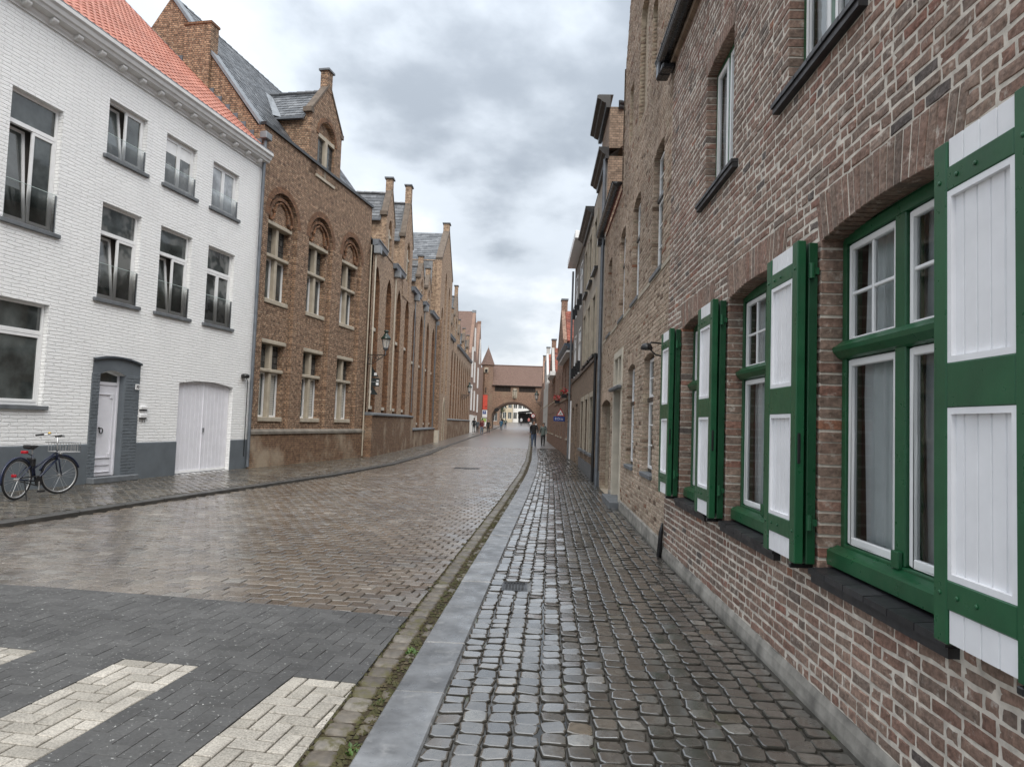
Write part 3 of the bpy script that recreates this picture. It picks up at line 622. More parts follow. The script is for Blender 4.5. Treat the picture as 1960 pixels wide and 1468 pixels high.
# weeds rooted along the kerb
LEAF = pieces_mat('weed_leaf', [(0, (0.035, 0.075, 0.012)), (0.6, (0.065, 0.13, 0.022)), (1, (0.13, 0.16, 0.04))], 0.5, 20, 0.2, 0.1, 0.002)
def weed(x, y, n, s, label):
    t = thing('weed', (x, y, -0.066 + zr(y)), 0, label, 'weed', 'weeds in the gutter'); m = MB()
    for k in range(n):
        a = U(0, 6.28); el = U(0.2, 1.1); L = s * U(0.5, 1.0); w_ = L * U(0.18, 0.3); ox, oy = U(-s, s) * 0.5, U(-s, s) * 1.3
        d = Vector((math.cos(a) * math.cos(el), math.sin(a) * math.cos(el), math.sin(el))); q = Vector((-math.sin(a), math.cos(a), 0)); o_ = Vector((ox, oy, 0))
        P = [o_, o_ + d * L * .45 + q * w_, o_ + d * L - Vector((0, 0, L * .18)), o_ + d * L * .45 - q * w_]; m.add([tuple(p) for p in P], [(0, 1, 2, 3)])
    m.build('leaves', LEAF, t)
weed(-0.80, 5.05, 46, 0.055, 'green leafy weed growing against the kerb, the largest tuft in the gutter')
weed(-0.84, 3.55, 30, 0.045, 'small weed against the kerb nearest the foreground pale blocks')
weed(-0.84, 4.15, 22, 0.035, 'tiny weed between the two larger gutter tufts')
weed(-0.80, 6.6, 26, 0.03, 'low reddish-green weed in the gutter beside the road pavers')
ms = MB()
for k in range(1500):
    y = 3 + 14 * R() ** 1.6; x = kr(y) - GD + (U(-0.02, 0.02) if R() < .35 else (0.17 + U(-0.02, 0.09))); s_ = U(0.006, 0.018); z = -0.062
    ms.add([(x - s_, y - s_, z), (x + s_, y - s_ * U(.5, 1.4), z), (x + s_ * U(.5, 1.4), y + s_, z), (x - s_, y + s_, z), (x, y, z + s_ * U(.5, 1.0))], [(0, 1, 4), (1, 2, 4), (2, 3, 4), (3, 0, 4)])
tag(ms.build('moss', pieces_mat('moss', [(0, (0.045, 0.040, 0.012)), (0.5, (0.055, 0.055, 0.016)), (1, (0.075, 0.058, 0.03))], 0.9, 60, 0.4, 0.6, 0.004), kind='stuff'), 'moss and crumbs of soil along the gutter', 'moss')
# ------------------------------------------------------------------ brick-by-brick walls (right-hand side)
def brick_piece(x0, x1, z0, z1, dep, b=0.0055, y=0.0, jit=0.003):
    """one hand-made brick: uneven worn face, chipped edges, straight sides going back"""
    o = U(-0.003, 0.003); j_ = lambda k=1: U(-jit, jit) * k; xm = (x0 + x1) / 2 + U(-.02, .02); zm = (z0 + z1) / 2
    ou = [(x0, z0 + j_()), (xm, z0 + j_(1.4)), (x1, z0 + j_()), (x1 + j_(.6), zm), (x1, z1 + j_()), (xm, z1 + j_(1.4)), (x0, z1 + j_()), (x0 + j_(.6), zm)]
    cx, cz = (x0 + x1) / 2, zm; fr = []
    for p in ou:
        q = b * U(.5, 1.7); fr.append((p[0] + math.copysign(min(q, abs(cx - p[0])), cx - p[0]) if abs(p[0] - cx) > .03 else p[0], p[1] + math.copysign(min(q * .8, abs(cz - p[1])), cz - p[1]) if abs(p[1] - cz) > .012 else p[1]))
    v = [(p[0], y + o + U(-.0015, .002), p[1]) for p in fr] + [(p[0], y + o + .0065, p[1]) for p in ou] + [(ou[i][0], y + dep, ou[i][1]) for i in (0, 2, 4, 6)] + [(xm, y + o - U(0, .003), zm)]
    f = [(i, (i + 1) % 8, 20) for i in range(8)] + [(8 + i, 8 + (i + 1) % 8, (i + 1) % 8, i) for i in range(8)]
    f += [(16, 17, 10, 9, 8), (17, 18, 12, 11, 10), (18, 19, 14, 13, 12), (19, 16, 8, 15, 14)]
    return v, f
def lay(pc, x0, x1, z0, z1, block_, course=0.068, j=0.013, dep=0.13, top=None, tones=None):
    """courses of bricks between x0 and x1; block_(z) gives the closed intervals; top(x) an upper limit"""
    k = 0; z = z0
    while z + course * 0.6 < z1:
        za, zb = z, min(z + course - j, z1)
        free = [(x0, x1)]
        for a, b in block_(za + 0.03):
            nf = []
            for p, q in free:
                if b <= p or a >= q: nf.append((p, q)); continue
                if a > p: nf.append((p, a))
                if b < q: nf.append((b, q))
            free = nf
        for p, q in free:
            x = p; first = True
            while q - x > 0.03:
                L = (0.205 if R() < 0.62 else 0.1) + U(-0.010, 0.012)
                if first and k % 2: L = 0.1
                first = False
                if q - x - L < 0.06: L = q - x + j
                e_ = min(x + L - j, q)
                if top is None or (zb < top(x) and zb < top(e_)):
                    v, f = brick_piece(x, e_, za, zb, dep, jit=.0038); pc.add(v, f, tones() if tones else min(1, max(0, random.gauss(0.46, 0.215))))
                x += L
        z += course; k += 1
def soldiers(pc, h, top, n, dep=0.13, fan=0.10, j=0.008):
    """upright bricks over opening h with a shallow arch"""
    x0, x1, z0, z1, r, kd = h; c = (x0 + x1) / 2
    for i in range(n):
        a = x0 - 0.03 + (x1 - x0 + 0.06) * i / n; b = x0 - 0.03 + (x1 - x0 + 0.06) * (i + 1) / n - j
        za = arch_z(h, min(max((a + b) / 2, x0), x1)) if r else z1
        ta, tb = a + (a - c) * fan, b + (b - c) * fan; zt = top + U(-0.004, 0.004); o = U(-0.004, 0.003)
        fr = [(a + .004, za + .004), (b - .004, za + .004), (tb - .004, zt - .004), (ta + .004, zt - .004)]; ou = [(a, za), (b, za), (tb, zt), (ta, zt)]
        v = [(p[0], o, p[1]) for p in fr] + [(p[0], o + .006, p[1]) for p in ou] + [(p[0], dep, p[1]) for p in ou]
        pc.add(v, [(0, 1, 2, 3), (4, 5, 1, 0), (5, 6, 2, 1), (6, 7, 3, 2), (7, 4, 0, 3), (8, 9, 5, 4), (9, 10, 6, 5), (10, 11, 7, 6), (11, 8, 4, 7)], min(1, max(0, random.gauss(0.45, 0.16))))
def blocked(holes, lint):
    def f(z):
        out = [(h[0], h[1]) for h in holes if h[2] < z < h[3] - h[4] * 0.5]
        for (a, b, z0, z1) in lint:
            if z0 < z < z1: out.append((a, b))
        return out
    return f
# ---- house with green shutters; local x runs towards the camera, x = 9 - y
HA = facade('green_shutter_house', (1.70, 8.85), (1.70, 0.0), label='long brown brick house with green and white shutters, nearest on the right', cat='house')
ya = lambda y: 8.85 - y
JAMB = [8.00, 6.12, 4.16, 2.20]; WA = 1.33
lowA = [H(ya(j), ya(j - WA), 0.83, 2.80, 0.05) for j in JAMB]
upA = [H(ya(7.05), ya(6.08), 3.95, 5.27, 0.03), H(ya(4.74), ya(3.77), 3.95, 5.27, 0.03), H(ya(2.44), ya(1.46), 3.95, 5.27, 0.03)]
XE = ya(0.6); ZT = 6.30
mbA = MB(); grow = lambda h, g: H(h[0] - g, h[1] + g, h[2] - 0.02, h[3] + g, h[4])
wall(mbA, 0, XE, 0, ZT, [grow(h, 0.007) for h in lowA + upA], 0.0035, 0.2); shell(mbA, 0, XE, 0.0035, 7, 0, ZT)
mbA.build('wall', MORTAR, HA)
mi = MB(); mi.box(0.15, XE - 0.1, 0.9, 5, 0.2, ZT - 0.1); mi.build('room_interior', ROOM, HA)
lint = [(h[0] - 0.05, h[1] + 0.05, h[3] - h[4] * .4, 3.05) for h in lowA] + [(h[0] - 0.04, h[1] + 0.04, h[3] - .02, 5.43) for h in upA]
sl = [(h[0] - 0.01, h[1] + 0.03, 0.745, 0.83) for h in lowA] + [(h[0] - 0.19, h[1] + 0.19, 3.87, 3.95) for h in upA]
pcA = Pieces(); lay(pcA, 0.0, XE, 0.13, ZT, blocked(lowA + upA, lint + sl))
for h in lowA: soldiers(pcA, h, 3.043, 21)
for h in upA: soldiers(pcA, h, 5.424, 15)
pcA.done(HA, 'brick', 'brickwork', BRICK_A, 300, to_world(HA))
mp = MB(); mp.prism([(-0.012, -0.1), (-0.022, 0.02), (-0.016, 0.085), (0.0, 0.128), (0.008, 0.128), (0.008, -0.1)], 0.0, XE, axis='x'); mp.build('plinth', PLINTH_A, HA)
def sill_tiles(par, x0, x1, z0, z1, proj, name='sill', n=None):
    o = B(name, DARKSTONE, par, (x0 + .01, x1 - .01, -proj + .012, 0.1, z0, (z0 + z1) / 2 - .003))
    n = n or max(2, int((x1 - x0) / 0.21))
    for i in range(n):
        a = x0 + (x1 - x0) * i / n; b = x0 + (x1 - x0) * (i + 1) / n - 0.007; t = U(-0.003, 0.003)
        MB().add([(a, -proj, (z0 + z1) / 2 + t), (b, -proj, (z0 + z1) / 2 + t), (b, 0.1, (z0 + z1) / 2 + .01), (a, 0.1, (z0 + z1) / 2 + .01), (a, -proj, z1 - .012 + t), (b, -proj, z1 - .012 + t), (b, 0.1, z1), (a, 0.1, z1)],
            [(0, 3, 2, 1), (4, 5, 6, 7), (0, 1, 5, 4), (1, 2, 6, 5), (3, 0, 4, 7)]).build('sill_tile', DARKSTONE, o)
    return o
def curtain(par, x0, x1, z0, z1, y, amp=0.025, wl_=0.11, name='curtain'):
    n = int((x1 - x0) / 0.0125); v = []; ph = U(0, 6)
    for i in range(n + 1):
        x = x0 + (x1 - x0) * i / n; w_ = amp * (math.sin(x * 6.283 / wl_ + ph + 1.3 * math.sin(x * 5)) + 0.5 * math.sin(x * 6.283 / (wl_ * .43) + 2))
        v += [(x, y + w_ * .6, z0), (x + 0.01 * math.sin(i), y + w_, (z0 + z1) / 2), (x, y + w_ * .55, z1)]
    return MB().add(v, [(3 * i + k, 3 * i + 3 + k, 3 * i + 4 + k, 3 * i + 1 + k) for i in range(n) for k in (0, 1)]).build(name, CURTAIN, par, True)
def sash(par, x0, x1, z0, z1, y, w=0.036, nx=1, nz=1, mat=None, glass=None, bar=0.022, th=0.03):
    mat = mat or WHITE; m = MB(); m.frame(x0, x1, z0, z1, y, y + th, w)
    for i in range(1, nx): xx = x0 + w + (x1 - x0 - 2 * w) * i / nx; m.box(xx - bar / 2, xx + bar / 2, y + .004, y + th, z0 + w, z1 - w)
    for k in range(1, nz):
        zz = z0 + w + (z1 - z0 - 2 * w) * k / nz
        for i in range(nx):
            a = x0 + w + (x1 - x0 - 2 * w) * i / nx + (bar / 2 if i else 0); b = x0 + w + (x1 - x0 - 2 * w) * (i + 1) / nx - (bar / 2 if i < nx - 1 else 0)
            m.box(a, b, y + .006, y + th, zz - bar / 2, zz + bar / 2)
    m.build('sash', mat, par, bevel=0.004)
    for i in range(nx):
        for k in range(nz):
            a = x0 + w + (x1 - x0 - 2 * w) * i / nx; b = x0 + w + (x1 - x0 - 2 * w) * (i + 1) / nx; c = z0 + w + (z1 - z0 - 2 * w) * k / nz; d = z0 + w + (z1 - z0 - 2 * w) * (k + 1) / nz
            MB().quad((a, y + th * .6, c), (b, y + th * .6, c), (b, y + th * .6, d), (a, y + th * .6, d)).build('pane', glass or CLEAR, par)
for h in lowA:
    a, b, z0, z1 = h[0] + .008, h[1] - .008, h[2] + .012, h[3] - .012; c = (a + b) / 2; y = 0.125; zt = 2.09
    m = MB(); m.box(a, a + .055, y, y + .09, z0, z1); m.box(b - .055, b, y, y + .09, z0, z1); m.box(a + .055, b - .055, y, y + .09, z1 - .07, z1); m.box(c - .05, c + .05, y - .005, y + .09, z0 + .13, z1 - .07)
    m.box(a + .055, b - .055, y, y + .09, zt - .05, zt + .03); m.box(a + .055, b - .055, y - .01, y + .09, z0, z0 + .13)
    wn_ = m.build('window', GREEN, HA, bevel=0.005)
    m = MB(); m.prism([(y - .05, zt - .005), (y - .055, zt + .02), (y - .03, zt + .035), (y, zt + .06), (y, zt - .05), (y - .02, zt - .04)], a - .01, b + .01, axis='x'); m.build('transom', GREEN, wn_)
    m = MB(); m.prism([(y - .075, z0 + .005), (y - .075, z0 + .085), (y - .06, z0 + .095), (y - .012, z0 + .115), (y - .012, z0 + .005)], a - .02, b + .012, axis='x'); m.build('window_board', GREEN, wn_)
    MB().box(c - .035, c + .035, y - .03, y - .005, z0 + .115, z0 + .2).build('drip_block', GREEN, wn_, bevel=.004)
    for (p, q) in ((a + .055, c - .05), (c + .05, b - .055)):
        sash(wn_, p + .006, q - .006, zt + .04, z1 - .08, y + .012, 0.034, 2, 2, bar=0.02)
        sash(wn_, p + .006, q - .006, z0 + .14, zt - .058, y + .012, 0.038)
    curtain(wn_, a + .04, b - .04, z0 + .05, z1 - .03, 0.25)
    sill_tiles(HA, h[0] - .005, h[1] + .02, 0.74, 0.83, 0.055)
for h in upA:
    a, b, z0, z1 = h[0] + .008, h[1] - .008, h[2] + .012, h[3] - .008; c = (a + b) / 2; y = 0.10
    m = MB(); m.frame(a, b, z0, z1, y, y + .08, 0.05); m.box(c - .03, c + .03, y, y + .08, z0 + .05, z1 - .05); wn_ = m.build('window', GREEN, HA, bevel=.004)
    for p, q in ((a + .05, c - .03), (c + .03, b - .05)): sash(wn_, p + .004, q - .004, z0 + .054, z1 - .054, y - .004, 0.05)
    curtain(wn_, a + .03, b - .03, z0 + .02, z1 - .02, 0.17)
    sill_tiles(HA, h[0] - .18, h[1] + .18, 3.865, 3.95, 0.06)
def shutter(par, xs, z0=0.835, z1=2.745, W_=0.545):
    """bifold shutter folded back flat on the wall: xs is the hinge side, it runs towards -x"""
    x1 = xs - .012; x0 = x1 - W_; y0, y1 = -0.135, -0.082
    m = MB(); m.box(x0, x0 + .085, y0, y1, z0, z1); m.box(x1 - .085, x1, y0, y1, z0, z1 + .012)
    for a, b in ((0.965, 1.075), (1.715, 1.885), (2.545, 2.64)): m.box(x0 + .085, x1 - .085, y0 + .001, y1, a, b)
    sh = m.build('shutter', GREEN, par, bevel=.005)
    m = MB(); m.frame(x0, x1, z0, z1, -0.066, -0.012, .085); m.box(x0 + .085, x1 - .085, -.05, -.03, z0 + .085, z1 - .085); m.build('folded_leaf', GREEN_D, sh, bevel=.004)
    for a, b, ml in ((z0 + .01, .965, 0), (1.075, 1.715, 1), (1.885, 2.545, 1), (2.64, z1 + .004, 0)):
        p, q = x0 + .085, x1 - .085; n = 5 if ml else 4
        yb = y0 + (.022 if ml else .008)
        for i in range(n):
            u, v = p + (q - p) * i / n, p + (q - p) * (i + 1) / n
            MB().prism([(u + .005, yb), (v - .005, yb), (v - .0008, yb + .009), (v - .0008, y1 - .004), (u + .0008, y1 - .004), (u + .0008, yb + .009)], a, b, axis='z').build('board', BOARD, sh)
        if ml:
            m = MB(); w_ = .024
            for (r0, r1, s0, s1) in ((p, p + w_, a, b), (q - w_, q, a, b), (p + w_, q - w_, b - w_, b), (p + w_, q - w_, a, a + w_)): m.box(r0, r1, y0 + .004, y0 + .024, r0 * 0 + s0, s1)
            m.build('moulding', BOARD, sh)
    m = MB()
    for zz in (1.02, 2.59):
        for dx in (0.04, 0.16, 0.27): m.lathe([(0.009, 0), (0.007, .004), (0.001, .006)], 0, 0, 8); 
    bolts = MB()
    for zz in (1.02, 2.592):
        for dx in (0.042, 0.15, 0.26, W_ - .042):
            k0 = len(bolts.v); bolts.lathe([(0.010, 0), (0.008, .004), (0.002, .006)], 0, 0, 8)
            bolts.v[k0:] = [(x0 + dx + p[0], y0 - p[2], zz + p[1]) for p in bolts.v[k0:]]
    bolts.build('bolt_heads', GREEN, sh, True)
    for zz in (1.08, 2.57):
        MB().tube([(xs + .004, -.055, zz - .045), (xs + .004, -.055, zz + .045)], .017, 10).box(xs - .01, xs + .004, -.065, -.01, zz - .02, zz + .02).build('hinge', GREEN, sh)
    B('latch', BLACK, sh, (x1 - .012, x1 + .006, y0 + .012, y0 + .03, 1.42, 1.6), bevel=.003)
    B('stay', BLACK, par, (x1 - .09, x1 - .06, y0 + .0, -.0, z0 - .035, z0 - .008), bevel=.004)
for j in JAMB: shutter(HA, ya(j))
# gutter with its hopper at the far end and roof
m = MB(); gx0, gx1 = -0.25, XE
prof = [(-.02 + -0.085 + 0.095 * math.cos(t), 6.46 + 0.105 * math.sin(t)) for t in np.linspace(math.pi, 2 * math.pi, 11)]
for p, q in zip(prof[:-1], prof[1:]): m.quad((gx0, p[0], p[1]), (gx1, p[0], p[1]), (gx1, q[0], q[1]), (gx0, q[0], q[1]))
m.tube([(gx0, prof[0][0], prof[0][1]), (gx1, prof[0][0], prof[0][1])], .012, 6); m.prism(prof, gx0, gx0 + .004, axis='x')
gu = m.build('roof_gutter', PIPE_BLACK, HA, True)
m = MB(); x = 0.2
while x < gx1: m.tube([(x, -.2 + 0.0, 6.5)] + [(x, -.105 + 0.102 * math.cos(t), 6.50 + 0.112 * math.sin(t)) for t in np.linspace(math.pi, 2 * math.pi, 9)], .008, 5); x += 0.62
m.build('gutter_bracket', PIPE_BLACK, gu)
m = MB(); m.box(-.25, -.05, -.19, -.03, 6.22, 6.42); m.box(-.05, .12, -.17, -.0, 6.22, 6.3); m.build('rain_outlet', PIPE_BLACK, HA, bevel=.02)
MB().tube([(.03, -.02, .42), (.01, -.035, .3), (-.0, -.05, -.03)], [.012, .028, .034], 10).build('downpipe_foot', PIPE_BLACK, HA, True)
B('eaves_course', BRICK_C, HA, (0, XE, -.05, 0.0, 6.3, 6.42))
m = MB(); m.quad((0, -.02, 6.42), (XE, -.02, 6.42), (XE, 4.0, 11), (0, 4.0, 11)); m.quad((0, 4.0, 11), (XE, 4.0, 11), (XE, 8, 6.4), (0, 8, 6.4)); m.build('roof', TILE_R, HA)

# ---- tan brick gabled house
HB = facade('tan_gable_house', (1.84, 18.6), (1.715, 8.86), label='tan rough brick house with a tall gable, next after the green shutters', cat='house')
yb_ = lambda y: (18.6 - y) * 1.0001; XB = 9.74
upB = [H(yb_(a), yb_(a - 0.92), 3.85, 5.72, 0.06) for a in (10.45, 12.74, 14.85, 17.5)]
loB = [H(yb_(10.98), yb_(10.0), .92, 2.72, .06), H(yb_(13.0), yb_(12.02), .92, 2.72, .06)]
door = H(yb_(15.25), yb_(13.95), 0.12, 3.12); gar = H(yb_(18.42), yb_(16.1), 0.0, 2.25, .12)
allB = upB + loB + [door, gar]
def topB(s):
    d = abs(s - yb_(11.75)); 
    return 14.2 - max(0, d - 0.6) * 2.05 if d < 2.95 else 6.62
# bull's-eye niches in the gable
nicB = [H(yb_(12.35), yb_(11.35), 7.0, 9.4, .5, 'round'), H(yb_(10.95), yb_(10.4), 7.2, 8.5, .27, 'round'), H(yb_(13.75), yb_(13.2), 7.2, 8.5, .27, 'round')]
mbB = MB(); wall(mbB, 0, XB, 0, 6.62, [grow(h, .006) for h in allB], .006, .26)
g0, g1 = yb_(11.75) - 2.95, yb_(11.75) + 2.95; mbB.prism([(g0, 6.62), (g1, 6.62), (g1, 8.05 + 1.25), (yb_(11.75) + .6, 14.2), (yb_(11.75) - .6, 14.2), (g0, 9.3)], .10, .5)
wall(mbB, g0, g1, 6.62, 9.5, nicB, .006, .09)
mbB.prism([(g0, 9.5 - .15), (g1, 9.35), (yb_(11.75) + .6, 14.2), (yb_(11.75) - .6, 14.2)], .006, .10); shell(mbB, 0, XB, .01, 8, 0, 6.62); mbB.build('wall', MORTAR_B, HB)
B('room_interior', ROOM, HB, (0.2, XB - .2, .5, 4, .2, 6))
lint = [(h[0] - .03, h[1] + .03, h[3] - h[4], (5.92 if h[3] > 4 else 2.95)) for h in upB + loB] + [(gar[0] - .03, gar[1] + .03, gar[3] - .1, 2.47)]
extra = [(door[0] - .16, door[1] + .16, 0, 3.2)] + [(h[0] - .03, h[1] + .03, h[2] - .07, h[2]) for h in upB + loB] + [(0.0, XB, 3.76, 3.83)]
pcB = Pieces(); tb = lambda: min(1, max(0, random.gauss(0.5, 0.22)))
lay(pcB, 0.0, XB, .06, 6.62, blocked(allB, lint + extra), .069, .014, .15, tones=tb)
lay(pcB, g0, g1, 6.63, 14.2, blocked(nicB, []), .069, .014, .10, top=topB, tones=tb)
for h in upB + loB: soldiers(pcB, h, 5.911 if h[3] > 4 else 2.944, 15, .15)
soldiers(pcB, gar, 2.461, 34, .15)
pcB.done(HB, 'brick', 'brickwork', BRICK_B, 300, to_world(HB))
B('stone_band', BEIGE, HB, (0.0, XB, -.012, .02, 3.765, 3.828))
for h in upB + loB:
    a, b, z0, z1 = h[0] + .01, h[1] - .01, h[2] + .01, h[3] - .01; y = .098; zt = z0 + (z1 - z0) * .62
    m = MB(); m.frame(a, b, z0, z1, y, y + .08, .05); m.box(a + .05, b - .05, y - .04, y + .08, zt - .035, zt + .03); wn_ = m.build('window', BLACK, HB, bevel=.004)
    sash(wn_, a + .052, b - .052, z0 + .052, zt - .038, y - .012, .042, 2, 3, glass=GLASS, bar=.02); sash(wn_, a + .052, b - .052, zt + .034, z1 - .052, y - .012, .042, 2, 2, glass=GLASS, bar=.02)
    B('sill', SILL_GREY, HB, (h[0] - .02, h[1] + .02, -.035, .17, h[2] - .065, h[2] + .004), bevel=.008)
m = MB(); a, b = door[0], door[1]; m.box(a - .15, a, -.02, .3, .12, 3.18); m.box(b, b + .15, -.02, .3, .12, 3.18); m.box(a, b, -.02, .3, 3.04, 3.18); m.box(a, b, -.015, .3, 2.38, 2.5); m.box((a + b) / 2 - .05, (a + b) / 2 + .05, -.01, .25, 2.5, 3.04)
m.build('door_surround', BEIGE_L, HB, bevel=.01)
B('canopy', SILL_GREY, HB, (a - .2, b + .2, -.12, -.02, 2.36, 2.43), bevel=.015)
dr = B('door', WOOD_D, HB, (a + .005, b - .005, .24, .29, .14, 2.375)); B('door_panel', WOOD_D, dr, (a + .12, b - .12, .225, .245, .3, 1.1), (a + .12, b - .12, .225, .245, 1.25, 2.2), bevel=.008)
MB().quad((a, .22, 2.5), (b, .22, 2.5), (b, .22, 3.04), (a, .22, 3.04)).build('pane', GLASS, HB)
B('doorstep', SILL_GREY, HB, (a - .2, b + .2, -.2, .24, -.06, .125), bevel=.012)
gd = B('garage_door', WOOD_D, HB, (gar[0] + .01, gar[1] - .01, .24, .29, .02, 2.24))
for i in range(12): B('plank', WOOD_D, gd, (gar[0] + .02 + i * .19, gar[0] + .19 + i * .19, .225, .242, .05, 2.1), bevel=.004)
# gutter of the lower part, downpipe of the green shutter house corner
def half_gutter(par, x0, x1, yc, zc, r, mat, name='roof_gutter'):
    m = MB(); pr_ = [(yc + r * math.cos(t), zc + r * math.sin(t)) for t in np.linspace(math.pi, 2 * math.pi, 9)]
    for p, q in zip(pr_[:-1], pr_[1:]): m.quad((x0, p[0], p[1]), (x1, p[0], p[1]), (x1, q[0], q[1]), (x0, q[0], q[1]))
    m.prism(pr_, x0, x0 + .01, axis='x'); m.prism(pr_, x1 - .01, x1, axis='x'); m.tube([(x0, yc - r, zc), (x1, yc - r, zc)], .012, 6); return m.build(name, mat, par, True)
half_gutter(HB, -0.35, g0 + .05, -.12, 6.83, .11, PIPE_BLACK)
B('rain_outlet', PIPE_BLACK, HB, (-.3, -.1, -.2, 0, 6.5, 6.68), bevel=.015)
m = MB(); m.quad((0, -.02, 6.66), (g0, -.02, 6.66), (g0, 4, 12), (0, 4, 12)); m.build('roof', TILE_R, HB)
mp = MB(); mp.prism([(-.02, -.1), (-.03, .02), (-.02, .16), (0, .18), (.008, .18), (.008, -.1)], gar[1] + .2, door[0] - .2, axis='x'); mp.prism([(-.02, -.1), (-.03, .02), (-.02, .16), (0, .18), (.008, .18), (.008, -.1)], door[1] + .2, XB - .005, axis='x'); mp.build('plinth', PLINTH_A, HB)
m = MB(); c_ = yb_(11.75); m.quad((g0, .3, 9.2), (c_, .3, 14), (c_, 6, 14), (g0, 6, 9.2)); m.quad((g1, .3, 9.2), (c_, .3, 14), (c_, 6, 14), (g1, 6, 9.2)); m.build('gable_roof', TILE_R, HB)
m = MB()
for k in range(8): m.prism([(g0 + k * .04, 6.62)] * 0 + [(g0, 6.7), (g0 + .06, 6.7), (g0 + .06, 9.3), (g0, 9.3)], -.02, .5)
m.build('gable_edge', BRICK_C, HB)
# small black wall lamp between the two houses
t = thing('wall_lamp', (1.70, 9.15, 2.66), math.pi, 'small black wall lamp on two thin arms beside the far green shutter', 'lamp')
MB().tube([(0, 0, .05), (.16, .02, .06), (.22, .02, 0)], .012, 6).tube([(0, 0, -.12), (.1, .02, -.1), (.2, .02, -.01)], .01, 6).build('arm', BLACK, t)
MB().lathe([(.07, -.04), (.085, -.02), (.06, .03), (.02, .05)], .22, .02, 12).build('lamp_shade', BLACK, t, True); B('bracket', BLACK, t, (0.0, .015, -.03, .03, -.15, .08))
# ------------------------------------------------------------------ further houses on the right
def win(par, a, b, z0, z1, y, mat=None, glass=None, transom=None, mull=True, w=.05, name='window', th=.06):
    """simple window: frame mesh with pane children, y is the front of the frame"""
    mat = mat or WHITE; glass = glass or GLASS; m = MB(); m.frame(a, b, z0, z1, y, y + th, w); c = (a + b) / 2
    zt = z0 + (z1 - z0) * transom if transom else z1 - w
    if transom: m.box(a + w, b - w, y - .01, y + th, zt - w * .5, zt + w * .5)
    if mull: m.box(c - w * .6, c + w * .6, y - .003, y + th, z0 + w, zt - (w * .5 if transom else 0))
    o = m.build(name, mat, par); yy = y + th * .55
    def pane(p, q, r, s): MB().quad((p, yy, r), (q, yy, r), (q, yy, s), (p, yy, s)).build('pane', glass, o)
    if mull: pane(a + w, c - w * .6, z0 + w, zt - .02); pane(c + w * .6, b - w, z0 + w, zt - .02)
    else: pane(a + w, b - w, z0 + w, zt - .02)
    if transom: pane(a + w, b - w, zt + w * .5, z1 - w)
    return o
def cornice_prof(par, x0, x1, z0, z1, out, mat, name='cornice'):
    m = MB(); h_ = z1 - z0
    m.prism([(0.02, z0), (-out * .25, z0), (-out * .3, z0 + h_ * .35), (-out * .62, z0 + h_ * .5), (-out * .7, z0 + h_ * .62), (-out, z0 + h_ * .75), (-out, z1), (0.02, z1)], x0, x1, axis='x')
    return m.build(name, mat, par)
# C: brown brick below, pebble render above, black cornices
HC = facade('rendered_house', (1.90, 27.4), (1.85, 18.62), label='grey rendered house with brown brick ground floor and black cornices, after the tan gable', cat='house')
yc_ = lambda y: 27.4 - y; XC = 8.78
loC = [H(yc_(a), yc_(a - 1.15), .75, 2.5) for a in (22.35, 24.5, 26.6)]; upC = [H(yc_(a), yc_(a - 1.05), 3.78, 5.68) for a in (22.3, 24.4, 26.5)]; up2 = [H(yc_(a), yc_(a - 1.0), 6.5, 8.15) for a in (22.3, 24.4, 26.5)]
m = MB(); wall(m, 0, XC, 0, 3.6, loC, 0, .2, 0); wall(m, 0, XC, 3.6, 8.95, upC + up2, 0.015, .2, 1); shell(m, 0, XC, 0, 8, 0, 8.95, 0); m.build('wall', [BRICK_C, RENDER_C], HC)
B('string_course', BLACK, HC, (0, XC - 1.2, -.05, 0.0, 3.58, 3.66)); B('plinth', SILL_GREY, HC, (0, XC, -.03, 0, -.05, .4))
for i, h in enumerate(loC + upC + up2):
    a, b, z0, z1 = h[:4]; s_ = .16
    m = MB(); m.box(a - s_, a, -.03, .18, z0, z1 + s_); m.box(b, b + s_, -.03, .18, z0, z1 + s_); m.box(a, b, -.03, .18, z1, z1 + s_); m.build('window_surround', BEIGE, HC)
    win(HC, a, b, z0, z1, .1, WHITE if i > 2 else BLACK, GLASS, .68); B('sill', BLACK if i > 2 else SILL_GREY, HC, (a - .2, b + .2, -.1, .1, z0 - .08, z0))
cornice_prof(HC, yc_(21.5), XC + .02, 8.88, 9.2, .26, BLACK); cornice_prof(HC, -.02, yc_(23.3), 8.72, 9.05, .28, BLACK)
m = MB(); m.quad((0, 0, 8.95), (XC, 0, 8.95), (XC, 4, 12), (0, 4, 12)); m.build('roof', SLATE_FAR, HC)
m = MB(); m.box(yc_(20.9), XC - .05, .02, 1.6, 9.2, 10.35); dm = m.build('dormer', BRICK_C, HC); cornice_prof(HC, yc_(21.1), XC + .03, 10.3, 10.64, .34, BLACK, 'dormer_cornice'); B('dormer_cap', ZINC_D, HC, (yc_(21.1), XC + .03, -.3, .1, 10.642, 10.66))
pd = Pieces(); pantiles(pd, (XC - .04, .25, 10.28), (0, 1, 0), (0, 0, 1), (1, 0, 0), 6, 2, .22, .12, .05); pd.done(HC, 'roof_tile', 'roof_tiles', pieces_mat('dark_pantile', [(0, (.03, .032, .034)), (1, (.06, .062, .065))], .35, 20, .2, .2, .003), 20, to_world(HC), True)
m = MB(); m.tube([(XC - .12, -.07, 8.9), (XC - .12, -.07, 7.0), (XC - .12, -.07, 0.0)], .05, 8); m.build('downpipe', ZINC_D, HC)
m = MB(); m.tube([(yc_(20.05), -.07, 3.7), (yc_(20.05), -.07, 0)], .045, 8); m.build('downpipe', BLACK, HC)
